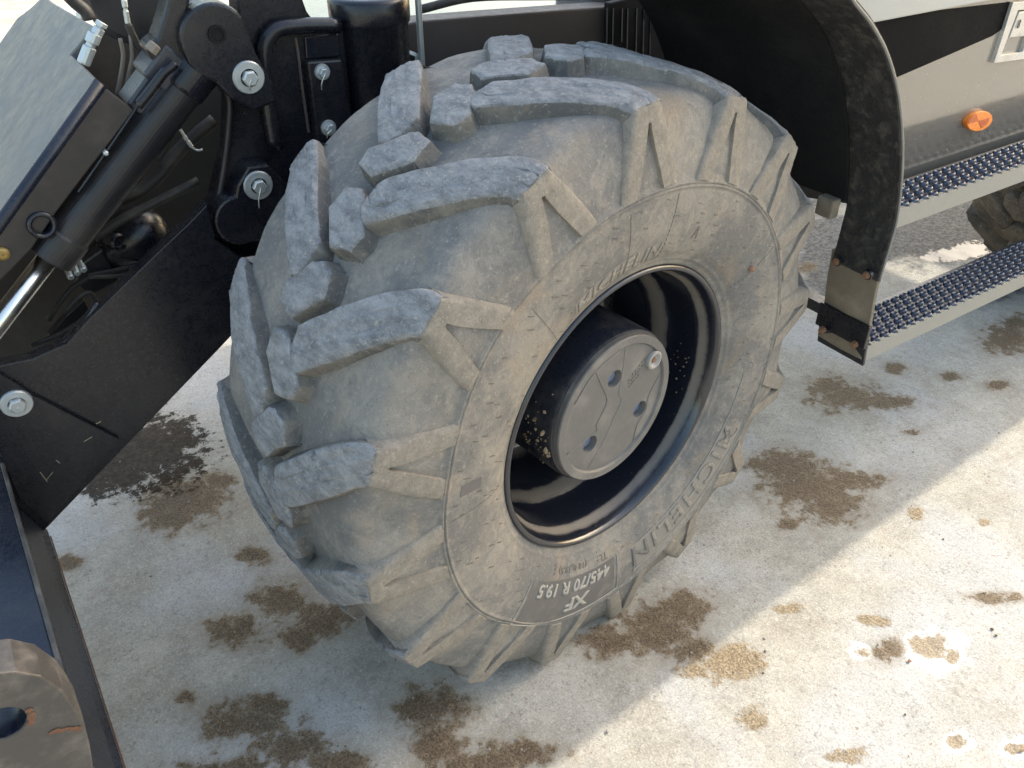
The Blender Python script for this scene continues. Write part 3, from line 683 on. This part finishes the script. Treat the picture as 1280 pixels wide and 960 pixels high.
# ---- side body behind the fender -----------------------------------------------------------------
PY = -.082
z_hi = at(1100, 12, 1, PY)[2]
x0 = .42
po = outline([(1030,-40),(1062,10),(1090,75),(1104,150),(1104,262)], PY); PE = 3.0
zb1, zb2 = at(1200, 142, 1, PY)[2], at(1200, 176, 1, PY)[2]
zl = [po[0][1], zb1+.03, zb1+.012, zb1, (zb1+zb2)/2, zb2, zb2-.012, po[-1][1]]; yl = [0, 0, .0008, .003, .0085, .0125, .0133, .0133]
xl = [float(np.interp(z, [q[1] for q in po][::-1], [q[0] for q in po][::-1])) for z in zl]
vs = [(x, PY+y, z) for x, y, z in zip(xl, yl, zl)]+[(PE, PY+y, z) for y, z in zip(yl, zl)]; k8 = len(zl)
vs += [(v[0], PY+.05, v[2]) for v in vs]
fs = [(i, i+1, k8+i+1, k8+i) for i in range(k8-1)]+[(2*k8+i, 2*k8+i+1, 3*k8+i+1, 3*k8+i) for i in range(k8-1)]+[(i, i+1, 2*k8+i+1, 2*k8+i) for i in range(k8-1)]+[(k8+i, k8+i+1, 3*k8+i+1, 3*k8+i) for i in range(k8-1)]+[(0, k8, 3*k8, 2*k8), (k8-1, 2*k8-1, 4*k8-1, 3*k8-1)]
pan = set_sharp(mesh('side_panel', vs, fs, PANEL_GREY, mach, smooth=True), 30)
pan['label'] = 'glossy light grey side panel with a black wedge'
L1 = [at(u, v, 1, PY) for u, v in ((1072,24),(1290,-4))]
dz = outline([(1060,26),(1274,1),(1262,26),(1250,38),(1240,45),(1120,97),(1060,128)], PY-.0008)
MB().prism(dz, PY-.0012, PY+.002).build('decal', DECAL, pan)
sill = [(x0, at(1085,23,1,PY-.02)[2]), (3.0, at(1274,0,1,PY-.02)[2]+ (3.0-at(1274,0,1,PY-.02)[0])*0.0)]
zs = (at(1085,23,1,PY-.012)[2]+at(1270,1,1,PY-.012)[2])/2
x0 = at(1062, 12, 1, PY)[0]; MB().prism([(x0, zs), (3.0, zs), (3.0, zs+.3), (x0-.05, zs+.3)], PY-.012, PY+.03).build('sill', SILL_GREY, pan, bevel=.003)
def oval(k, a0=0, a1=360, n=36):
    e1 = np.array([math.cos(.44), -math.sin(.44)]); e2 = np.array([math.sin(.44), math.cos(.44)])
    return [tuple(np.array((1223, 151))+k*(16.5*math.cos(math.radians(t))*e1+11.5*math.sin(math.radians(t))*e2)) for t in np.linspace(a0, a1, n, endpoint=(a1-a0 < 360))]
MB().prism(outline(oval(1.0), PY), PY-.004, PY+.008).build('reflector', ORANGE, pan, bevel=.0015)
for a0 in (12, 192):
    MB().prism(outline([(1223, 151)]+oval(.82, a0, a0+82, 12), PY-.004), PY-.0048, PY-.003).build('reflector_segment', ORANGE2, pan)
# latch: bright frame, paddle and dark pocket
fr0 = outline([(1238,78),(1262,2),(1300,0),(1282,72)], PY); cx_, cz_ = np.mean([p[0] for p in fr0]), np.mean([p[1] for p in fr0])
inn = outline([(1247,68),(1268,12),(1292,10),(1274,64)], PY)
vs = [(p[0], PY-.008, p[1]) for p in fr0]+[(p[0], PY-.008, p[1]) for p in inn]+[(p[0], PY, p[1]) for p in fr0]+[(p[0], PY+.001, p[1]) for p in inn]
fs = [(i, (i+1) % 4, 4+(i+1) % 4, 4+i) for i in range(4)]+[(i, 8+i, 8+(i+1) % 4, (i+1) % 4) for i in range(4)]+[(4+i, 4+(i+1) % 4, 12+(i+1) % 4, 12+i) for i in range(4)]+[(12, 13, 14, 15)]
SILVER = paint('bright_latch_metal', (.62, .60, .56), .3, amt=.3, scale=30, metal=.5)
latch = mesh('latch', vs, fs, SILVER, pan, bevel=.001)
pd = outline([(1257,46),(1269,14),(1290,12),(1278,44)], PY); MB().prism(pd, PY-.009, PY-.002).build('paddle', SILVER, latch, bevel=.0012)
kp = at(1274, 30, 1, PY-.011); g = MB()
for dz_ in (.004, -.004): g.tube([(kp[0]+.003*math.cos(a), kp[1], kp[2]+dz_+.0035*math.sin(a)) for a in np.linspace(0, 2*PI, 13)], .0009, 5, 1)
g.build('keyhole', BLACK, latch)

# ---- steps -----------------------------------------------------------------------------------------
def step(zt, yo, yi, x0, x1, lip):
    s = bpy.data.objects.new('step', None); COL.objects.link(s); s.parent = mach; s.location = (0, 0, 0)
    # front edge plate
    MB().prism([(x0, zt-lip), (x1, zt-lip), (x1, zt), (x0, zt)], yo, yo+.004).build('edge_plate', STEP_LIP, s, bevel=.0015)
    MB().box(((x0+x1)/2, (yo+yi)/2+.004, zt-.004), ((x1-x0)/2, (yi-yo)/2-.0006, .0028)).build('tread_plate', STEP_TOP, s)
    MB().box(((x0+x1)/2, yi, zt-.025), ((x1-x0)/2, .003, .022)).build('back_edge', BLACK, s)
    for xb in (x0+.14, x1-.3): MB().box((xb, (yi+PY)/2+.06, zt-.05), (.02, abs(yi-yo)/2+.06, .014)).build('bracket', BLACK, s, bevel=.002)
    g = MB(); px_, py_ = .0315, .0218; nx_ = int((x1-x0)/px_); ny_ = int(round((yi-yo)/py_))
    for j in range(ny_+1):
        for i in range(nx_):
            cx = x0+(i+.5*(j % 2)+.3)*px_; cy = yo+.004+(j+.35)*py_
            if cy > yi-.004: continue
            n_ = 12; pr = [(.0135, .0085, -.0012), (.0115, .0075, .0036), (.0085, .0055, .0055), (.0058, .0034, .0042), (.0050, .0028, .0008)]
            vs = [(cx+a*math.cos(2*PI*k/n_), cy+b*math.sin(2*PI*k/n_), zt+h) for (a, b, h) in pr for k in range(n_)]
            fs = [(q*n_+k, q*n_+(k+1) % n_, (q+1)*n_+(k+1) % n_, (q+1)*n_+k) for q in range(len(pr)-1) for k in range(n_)]+[tuple(4*n_+k for k in range(n_))]
            g.add(vs, fs)
    o = g.build('grip_bump', STEP_TOP, s, smooth=True); o['kind'] = 'stuff'
    g = MB()                               # saw-tooth fringe where the punched sheet meets the edge
    for i in range(int((x1-x0)/px_*1)):
        cx = x0+(i+.6)*px_; g.box((cx, yo+.002, zt+.0012), (.0085, .0032, .0018))
    g.build('edge_tooth', STEP_LIP, s)['kind'] = 'stuff'
    return s
s1 = step(.731, -.18, -.088, .70, 2.2, .042); s1['label'] = 'upper step with a punched grip surface'
s2 = step(.4045, -.18, -.066, .74, 2.2, .042); s2['label'] = 'lower step with a punched grip surface'
P = at(1165, 285, 1, -.11)
MB().box((P[0], -.085, .675), (.05, .04, .018)).build('step_bracket', BLACK, mach, bevel=.003)

# ---- chassis behind the wheel ------------------------------------------------------------------------
zc = 1.040
MB().prism(outline([(505,30),(527,26),(600,20),(760,8),(780,8),(780,300),(505,300)], .46), .46, .52).build('chassis_rail', FRAME_BROWN, mach, bevel=.004)
arch = MB().prism(outline([(762,4),(900,-30),(1040,-30),(1062,255),(960,240),(900,300),(760,300)], .43), .43, .45).build('wheel_arch_panel', MATT, mach, bevel=.003)
g = MB(); a_, b_ = at(846, 6, 1, .428), at(838, 110, 1, .428); g.tube([a_, b_], .004, 6, 1); a_, b_ = at(918, 4, 1, .428), at(908, 110, 1, .428); g.tube([a_, b_], .003, 6, 1)
g.build('weld_seam', FRAME_BROWN, arch)
for (u, v, r) in ((905,22,.012),(942,36,.005),(939,83,.007),(1033,102,.006),(1018,152,.006)):
    P = at(u, v, 1, .43); MB().lathe([(r, .002), (r, -.004), (r*.75, -.006), (.001, -.0065)], P, (0, 1, 0), 16, cap=False).build('bolt', ZINC if r > .01 else BLACK_DUSTY, arch, smooth=True)
g = MB()
for i in range(7):
    u = 758+i*9+rng.uniform(-2, 2); a_, b_ = at(u, 10, 1, .4285), at(u-1, rng.uniform(50, 75), 1, .4285); g.tube([a_, b_], .0022, 5, 1)
g.build('drip_mark', BLACK_GLOSS, arch)
# sheet-metal deck and loose gear seen over the rail
MB().box((.25, .78, 1.000), (.42, .22, .012)).build('deck_plate', PANEL_GREY, mach, bevel=.004)
MB().box((.62, .62, 1.035), (.10, .1, .03)).build('deck_box', BLACK_DUSTY, mach, bevel=.008)
g = MB(); g.tube([(.10, .62, 1.03), (.22, .60, 1.045), (.38, .58, 1.035), (.46, .56, 1.03)], .009, 8, 5); g.build('hose', HOSE, mach, smooth=True)
# upright tube post, and thin rod beside it
pc = at(468, 80, 1, .42)
post = MB().lathe([(.066, -.6), (.066, .068), (.070, .074), (.0715, .080), (.0715, .110), (.0665, .116), (.05, .117)], (pc[0], .42, pc[2]), (0, 0, 1), 48).build('tube_post', BLACK, mach, smooth=True)
m2 = post.modifiers.new('e', 'EDGE_SPLIT'); m2.split_angle = math.radians(50)
pr_ = at(525, 40, 1, .40); MB().lathe([(.0058, -.075), (.0058, .5)], (pr_[0], .40, pr_[2]), (.0, 0, 1), 14).build('thin_rod', ZINC, mach)
P = at(517, 74, 1, .41); MB().lathe([(.012, .02), (.012, -.004), (.007, -.006), (.001, -.0065)], P, (0, 1, 0), 20, cap=False).build('rod_eye', ZINC, mach)

# ---- pivot bracket with its pins -------------------------------------------------------------------------
brk = plate('pivot_bracket', [(287,125),(272,98),(300,60),(296,-14),(374,-14),(384,14),(396,31),(424,33),(520,70),(520,340),(330,340),(296,322),(272,312),(262,290),(272,240),(285,185)], .40, .05, BLACK, mach, .004)
ear = plate('pivot_ear', arc(268,46,43,35,200)+[(236,80),(252,96),(270,104),(290,124),(318,140),(346,128),(342,104),(322,70)], .345, .05, BLACK, brk, .005)
plate('pivot_ear', arc(258,46,45,60,215)+[(226,92),(246,110),(262,112),(280,60)], .372, .05, BLACK_DUSTY, brk, .004)
P = at(271, 43, 1, .344); g = MB(); g.lathe([(.0135, .0005), (.0135, -.0032), (.0098, -.0032), (.0095, -.0009), (.001, -.0009)], P, (0, 1, 0), 20, cap=False); g.build('pin_bore', MATT, brk)
# curved inner edge of the bracket
g = MB(); g.tube([at(u, v, 1, .392) for u, v in ((262,92),(278,104),(287,125),(286,160),(281,205),(274,245),(266,285),(270,306),(284,318))], .007, 8, 4); g.build('edge_rib', BLACK_DUSTY, brk, smooth=True)
g = MB(); g.tube([at(u, v, 1, .385) for u, v in ((345,185),(337,140),(332,95),(331,62),(338,44),(352,35),(385,32),(424,32))], .013, 10, 4); g.build('edge_rib', BLACK, brk, smooth=True)
g = MB(); g.tube([at(u, v, 1, .398) for u, v in ((369,46),(373,70),(378,110),(386,165))], .0028, 6, 3); g.build('weld_seam', FRAME_BROWN, brk)
plate('bolted_plate', [(384,77),(428,74),(446,186),(398,190)], .376, .03, BLACK, brk, .004)
plate('recess_plate', [(381,46),(424,42),(426,70),(383,74)], .392, .02, BLACK_GLOSS, brk, .002)
lobe = plate('pivot_lobe', arc(299,276,31,100,300)+[(345,300),(360,230),(335,205),(310,208),(296,232)], .352, .06, BLACK, brk, .005)
plate('pivot_lobe', arc(291,274,30,110,280)+[(320,290),(320,240)], .378, .05, BLACK_DUSTY, brk, .004)
def pin(u, v, y, rpx, parent, washer=True, hexr=.5, wire=None):
    P = at(u, v, 1, y); P2 = at(u+rpx, v, 1, y); r = abs(P2[0]-P[0])
    o = MB().lathe([(r, .012), (r, 0), (r*.93, -.003), (r*.55, -.003)], P, (0, 1, 0), 40, cap=False).build('pin_washer', ZINC, parent)
    MB().lathe([(r*hexr, 0), (r*hexr, -.010), (r*hexr*.85, -.0125), (.0005, -.0125)], P, (0, 1, 0), 6, cap=False).build('pin_bolt', ZINC, parent, bevel=.0008)
    if wire:
        MB().tube([P+np.array([0, -.014, 0]), at(u+wire[0]*.6, v+wire[1]*.6, 1, y-.012), at(u+wire[0], v+wire[1], 1, y-.006)], .0012, 6, 3).build('lock_wire', ZINC, parent)
pin(311, 97, .343, 20, brk, wire=(2, 16)); pin(323, 232, .350, 18.5, brk, wire=(1, 28))
pin(403, 90, .374, 9.5, brk, hexr=.7, wire=(-1, 22)); pin(411, 160, .374, 9.5, brk, hexr=.7, wire=(-2, 12))

# ---- lower arm ----------------------------------------------------------------------------------------------
arm = plate('support_arm', [(-60,462),(0,457),(40,449),(83,430),(113,397),(155,356),(200,313),(236,279),(259,255),(270,300),(300,322),(345,330),(345,360),(280,430),(55,664),(22,634),(0,575),(-60,470)], .35, .03, BLACK, mach, .002)
ov = plate('overlay_plate', [(-80,470),(0,468),(22,480),(43,495),(100,524),(150,549),(58,654),(24,624),(0,568),(-80,480)], .340, .011, BLACK, arm, .0015)
pin(21, 505, .336, 23, arm, hexr=.55, wire=(3, 10))
g = MB()
for (u, v, du, dv) in ((105,552,10,-6),(50,590,9,12),(58,600,8,-10),(120,530,6,-3),(70,575,5,4)):
    g.tube([at(u, v, 1, .3385), at(u+du, v+dv, 1, .3375)], .0006, 5, 1)
STRAW = paint('dry_straw', (.45, .38, .25), .8); g.build('straw_bit', STRAW, arm)['kind'] = 'stuff'
# black liner curve and edge under the rod
g = MB(); g.tube([at(u, v, 1, .365) for u, v in ((-30,462),(0,456),(30,450),(60,440),(84,426),(110,398),(122,378))], .006, 8, 3); g.build('edge_rib', BLACK_GLOSS, arm, smooth=True)
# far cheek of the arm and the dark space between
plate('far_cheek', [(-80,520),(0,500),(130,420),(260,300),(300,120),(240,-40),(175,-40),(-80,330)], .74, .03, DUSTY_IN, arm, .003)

# ---- beam across the front with its lug -----------------------------------------------------------------------
yq = .05
def on_edge(u, v, z):                                # a long edge runs along y; take its x at height z
    return at(u, v, 2, z)[0]
zA, zB, zC = .290, .295, .325
bp = outline([(62,669),(50,659),(25,637),(1,579)], .349); bp.append((bp[3][0]-.45, bp[3][1]-.02)); LY = -.40
(xA, zA), (xB, zB), (xC, zC), (xD, zD) = bp[:4]
beam = MB().prism(bp + [(bp[4][0], zA-.12), (xA-.07, zA-.12)], LY+.02, .366).build('cross_beam', BEAM_BLUE, mach, bevel=.003)
SKEW = .025
for v_ in beam.data.vertices: v_.co.x += SKEW*(.349-v_.co.y)
beam.data.materials.append(BOX_DARK)
for p_ in beam.data.polygons:
    if len(p_.vertices) == 4 and abs(p_.normal.y) < .1 and abs(p_.center.x-SKEW*(.349-p_.center.y)-(xB+xC)/2) < .004 and p_.normal.z > .2: p_.material_index = 1
g = MB(); g.tube([(xA+.001+SKEW*(.349-y), y, zA-.0) for y in (LY+.02, 0, .345)], .0012, 6, 1); g.build('rusty_edge', RUST, beam)
g = MB(); g.tube([(xD+.002+SKEW*(.349-y), y, zD+.001) for y in (LY+.02, 0, .345)], .0035, 6, 1); g.build('weld_seam', LUG_STEEL, beam)
ly = LY
pts = outline([(-90,1030)]+[(-90,900),(-70,862),(-30,845),(20,840),(52,846),(80,865),(100,895),(112,930),(122,990),(132,1250),(-90,1250)], ly)
hc = outline([(2,906)], ly)[0]; P2 = outline([(40,906)], ly)[0]; hr = abs(P2[0]-hc[0])
bm = bmesh.new(); n_ = len(pts)
vo = [bm.verts.new((p[0], ly, p[1])) for p in pts]; eo = [bm.edges.new((vo[i], vo[(i+1) % n_])) for i in range(n_)]
vh = [bm.verts.new((hc[0]+hr*math.cos(2*PI*k/32), ly, hc[1]+hr*math.sin(2*PI*k/32))) for k in range(32)]; eh = [bm.edges.new((vh[k], vh[(k+1) % 32])) for k in range(32)]
bmesh.ops.triangle_fill(bm, edges=eo+eh, use_beauty=True)
ex = bmesh.ops.extrude_face_region(bm, geom=bm.faces[:])
bmesh.ops.translate(bm, vec=(0, .045, 0), verts=[v for v in ex['geom'] if isinstance(v, bmesh.types.BMVert)])
bmesh.ops.recalc_face_normals(bm, faces=bm.faces); me = bpy.data.meshes.new('lifting_lug'); bm.to_mesh(me); bm.free()
lo = link('lifting_lug', me, beam, LUG_STEEL); b = lo.modifiers.new('b', 'BEVEL'); b.width = .002; b.segments = 2; b.limit_method = 'ANGLE'; b.angle_limit = .6
g = MB(); g.lathe([(hr*1.002, .002), (hr*.985, .004), (hr*.985, .044)], (hc[0], ly, hc[1]), (0, 1, 0), 32, cap=False); g.build('lug_bore', BEAM_BLUE, lo, smooth=True)
g = MB()
for k in range(9):
    a = rng.uniform(-.9, .9); c_ = (hc[0]+(hr+.004)*math.cos(a), ly-.0006, hc[1]+(hr+.004)*math.sin(a)); crumb(g, c_, .004, .9)
for i in range(7): P = at(64+i*6+rng.uniform(-2, 2), 914-i*.6+rng.uniform(-2, 2), 1, ly); crumb(g, (P[0], ly-.0002, P[2]), .0042, .8)
g2 = MB()
g2.tube([at(u, v, 1, ly-.0005) for u, v in ((44,898),(40,880),(36,878))], .002, 5, 2)
for vtx in range(len(g.v)): g.v[vtx] = (g.v[vtx][0], ly-.0008+(g.v[vtx][1]-ly)*.12, g.v[vtx][2])
g.build('rust_patch', RUST, lo)['kind'] = 'stuff'

# ---- upper box beam, parallel to the cylinder --------------------------------------------------------------------
yb = .36
A = at(125, 105, 1, yb); B = at(10, 265, 1, yb); d = (B-A)/np.linalg.norm(B-A); nrm = np.cross(d, [0, 1, 0.]); nrm /= np.linalg.norm(nrm)
if nrm[2] < 0: nrm = -nrm
def onbox(u, v):
    r = ray(u, v); t = ((A-CAM)@nrm)/(r@nrm); return CAM+t*r
tp = [onbox(*q) for q in ((125,105),(88,68),(118,33),(62,1),(55,-6),(38,10),(22,22))]
tp += [onbox(22, 22)+d*.6, onbox(125, 105)+d*.62]
thk = .17
vs = [p for p in tp]+[p-nrm*.012 for p in tp]; m_ = len(tp)
top = mesh('box_beam', vs, [tuple(range(m_)), tuple(range(2*m_-1, m_-1, -1))]+[(i, (i+1) % m_, m_+(i+1) % m_, m_+i) for i in range(m_)], BOX_GREY, mach, bevel=.003)
# near cheek of the box
e1 = outline([(127,107),(168,137)], yb-.002)
A2 = at(126, 106, 1, yb-.008); B2 = at(168, 138, 1, yb-.008)
q = [A2-nrm*.004, B2]+[at(u, v, 1, yb-.008) for u, v in ((70, 266),(40, 311),(0, 352),(-60, 410))]+[A2-nrm*.004+d*.62]
MB().prism([(p[0], p[2]) for p in q], yb-.008, yb+.006).build('box_cheek', CHEEK, top, bevel=.002)
g = MB(); g.tube([A2+np.array([.002, .006, .001]), A2+d*.3+np.array([.002, .006, .001]), A2+d*.62+np.array([.002, .006, .001])], .0105, 10, 1); g.build('rounded_corner', BEAM_BLUE, top, smooth=True)
bw = [onbox(22, 22), onbox(55, -6)]
MB().box(V((onbox(38, 10)+d*.25)-nrm*.10), (.02, .02, .05)).build('box_rib', BLACK, top)
P = at(3, 317, 1, yb-.010); MB().lathe([(.010, .004), (.010, -.004), (.006, -.006), (.001, -.006)], P, (0, 1, 0), 16, cap=False).build('brass_plug', paint('brass', (.35, .24, .07), .4, amt=.3, metal=.6), top)
# hose couplings in the notch
def coupling(u0, v0, u1, v1, y, r, nm='coupling'):
    a_, b_ = at(u0, v0, 1, y), at(u1, v1, 1, y); ax = b_-a_; Ln = np.linalg.norm(ax)
    pf = [(r*.7, 0), (r*1.05, 0), (r*1.05, Ln*.30), (r*.72, Ln*.32), (r*.72, Ln*.42), (r, Ln*.45), (r, Ln*.95), (r*.85, Ln)]
    MB().lathe(pf, a_, ax, 12).build(nm, ZINC, mach, bevel=.0008)
coupling(128,28,120,44,.44,.0085); coupling(119,42,104,80,.44,.0100); coupling(104,10,104,24,.5,.010); coupling(155,0,160,30,.47,.0042)
g = MB(); g.tube([at(u, v, 1, .49) for u, v in ((85,-6),(95,4),(107,14),(112,24))], .010, 8, 3); g.build('hose', HOSE, mach, smooth=True)
MB().lathe([(.06, -.03), (.075, -.02), (.075, .02), (.06, .03)], at(165, -6, 1, .55), (.4, 1, 0), 24).build('hose_drum', BLACK_DUSTY, mach, bevel=.004)
for pp in (((150,48),(154,70),(150,100),(146,118)), ((163,44),(165,70),(161,92),(158,108))):
    g = MB(); g.tube([at(u, v, 1, .47) for u, v in pp], .0034, 7, 4); g.build('cable', TANWIRE, mach, smooth=True)
g = MB(); g.tube([at(u, v, 1, .47) for u, v in ((160,30),(166,44),(176,64),(186,84))], .006, 8, 4); g.build('hose', HOSE, mach, smooth=True)

# ---- hydraulic cylinder ------------------------------------------------------------------------------------------------
cy = .385
c0, c1 = at(227, 108, 1, cy), at(62, 321, 1, cy); ax = c1-c0; Ln = np.linalg.norm(ax); axn = ax/Ln
r0 = .0345
cyl = bpy.data.objects.new('hydraulic_cylinder', None); COL.objects.link(cyl); cyl.parent = mach
MB().lathe([(r0*.9, -.01), (r0, 0), (r0, Ln*.86), (r0*1.10, Ln*.87), (r0*1.10, Ln), (r0*.7, Ln+.002)], c0, ax, 40).build('barrel', BLACK_DUSTY, cyl, bevel=.002)
MB().lathe([(.0165, Ln-.01), (.0165, Ln+.45)], c0, ax, 28).build('piston_rod', CHROME, cyl, smooth=True)
MB().lathe([(r0*1.06, -.075), (r0*1.12, -.06), (r0*1.12, .0), (r0*1.02, .006)], c0, ax, 40).build('end_cap', BLACK, cyl, bevel=.002)
cl = plate('clevis', [(182,60),(196,48),(205,20),(212,-10),(240,-10),(234,30),(236,72),(256,98),(246,118),(226,112),(200,92)], .362, .055, BLACK, cyl, .006)
MB().lathe([(.010, 0), (.010, .012), (.007, .014), (.001, .014)], at(188, 64, 1, .36), -ax+np.array([.0, -.02, .0]), 8, cap=False).build('cap_bolt', TANWIRE, cyl)
g = MB(); g.tube([at(u, v, 1, .345) for u, v in ((219,79),(214,84),(206,90),(198,100),(186,116),(172,133))], .0075, 8, 4); g.build('oil_pipe', BLACK, cyl, smooth=True)
Rb = np.stack([d, [0, 1, 0], nrm], 1)
MB().box(at(176, 106, 1, .40)-nrm*.012, (.036, .034, .022), Rb).build('head_block', HEADGREY, cyl, bevel=.004)
MB().box(at(196, 76, 1, .40)-nrm*.010, (.030, .040, .026), Rb).build('head_block', HEADGREY, cyl, bevel=.005)
P = at(52, 281, 1, .352); g = MB(); g.lathe([(.0215, .03), (.0215, -.004), (.0195, -.007), (.0150, -.007), (.0135, -.004), (.0135, .02), (.001, .021)], P, (-.12, 1, -.1), 28, cap=False); g.build('port_boss', BLACK_GLOSS, cyl, smooth=True)
g = MB(); g.tube([at(u, v, 1, .352) for u, v in ((172,133),(133,190),(98,240))], .0022, 6, 2); g.build('seam_edge', BLACK, cyl)
MB().lathe([(.004, .01), (.004, -.004), (.002, -.006)], at(132, 191, 1, .350), (0, 1, 0), 10).build('grease_nipple', ZINC, cyl)

# ---- hoses and gear inside the arm -----------------------------------------------------------------------------------------
for pts_, r_, y_, m_2 in ((((150,248),(176,238),(200,218),(220,192),(246,168),(268,150)), .0115, .50, HOSE), (((118,298),(150,276),(200,250),(248,226)), .0080, .46, HOSE),
                     (((196,200),(207,184),(216,164),(226,156)), .0055, .47, HOSE), (((40,432),(80,415),(112,392),(119,378),(112,366),(98,372),(80,392)), .0046, .46, HOSE),
                     (((112,346),(150,344),(180,334),(200,326)), .0040, .47, HOSE), (((110,344),(140,338),(182,328),(214,318)), .0036, .48, HOSE),
                     (((60,400),(90,360),(130,340),(170,342)), .005, .50, HOSE)):
    g = MB(); g.tube([at(u, v, 1, y_) for u, v in pts_], r_, 10, 4); g.build('hose', m_2, mach, smooth=True)
coupling(230,170,240,184,.47,.0036); g = MB(); g.tube([at(u, v, 1, .47) for u, v in ((215,158),(224,161),(231,171))], .003, 7, 3); g.build('wire_lead', ZINC, mach, smooth=True)
g = MB(); g.tube([at(u, v, 1, .47) for u, v in ((240,184),(246,188),(253,187))], .002, 6, 3); g.build('wire_lead', ZINC, mach, smooth=True)
a_, b_ = at(132, 316, 1, .56), at(196, 282, 1, .50)
MB().lathe([(.01, -.02), (.03, -.012), (.045, .006), (.052, .03), (.052, .085), (.047, .105), (.036, .12), (.018, .13), (.002, .133)], a_, b_-a_, 28).build('hydraulic_motor', BLACK, mach, smooth=True)
P = at(146, 302, 1, .49); MB().lathe([(.016, .02), (.016, -.01), (.011, -.014), (.009, -.006), (.001, -.006)], P, (-.3, 1, -.2), 18, cap=False).build('motor_port', BLACK, mach, bevel=.001)
plate('valve_body', [(100,330),(128,310),(150,352),(112,372),(92,352)], .50, .05, BLACK_DUSTY, mach, .005)
for (u, v) in ((88,345),(96,340),(104,336)):
    MB().lathe([(.006, .02), (.006, -.004), (.0035, -.006), (.001, -.006)], at(u, v, 1, .49), (0, 1, .2), 8, cap=False).build('valve_fitting', ZINC, mach)
plate('inner_plate', [(60,420),(82,395),(104,374),(120,400),(96,428)], .52, .02, BLACK_DUSTY, mach, .003)
MB().box((-.2, .9, .55), (.25, .1, .2)).build('axle_housing', BLACK_DUSTY, mach, bevel=.03)
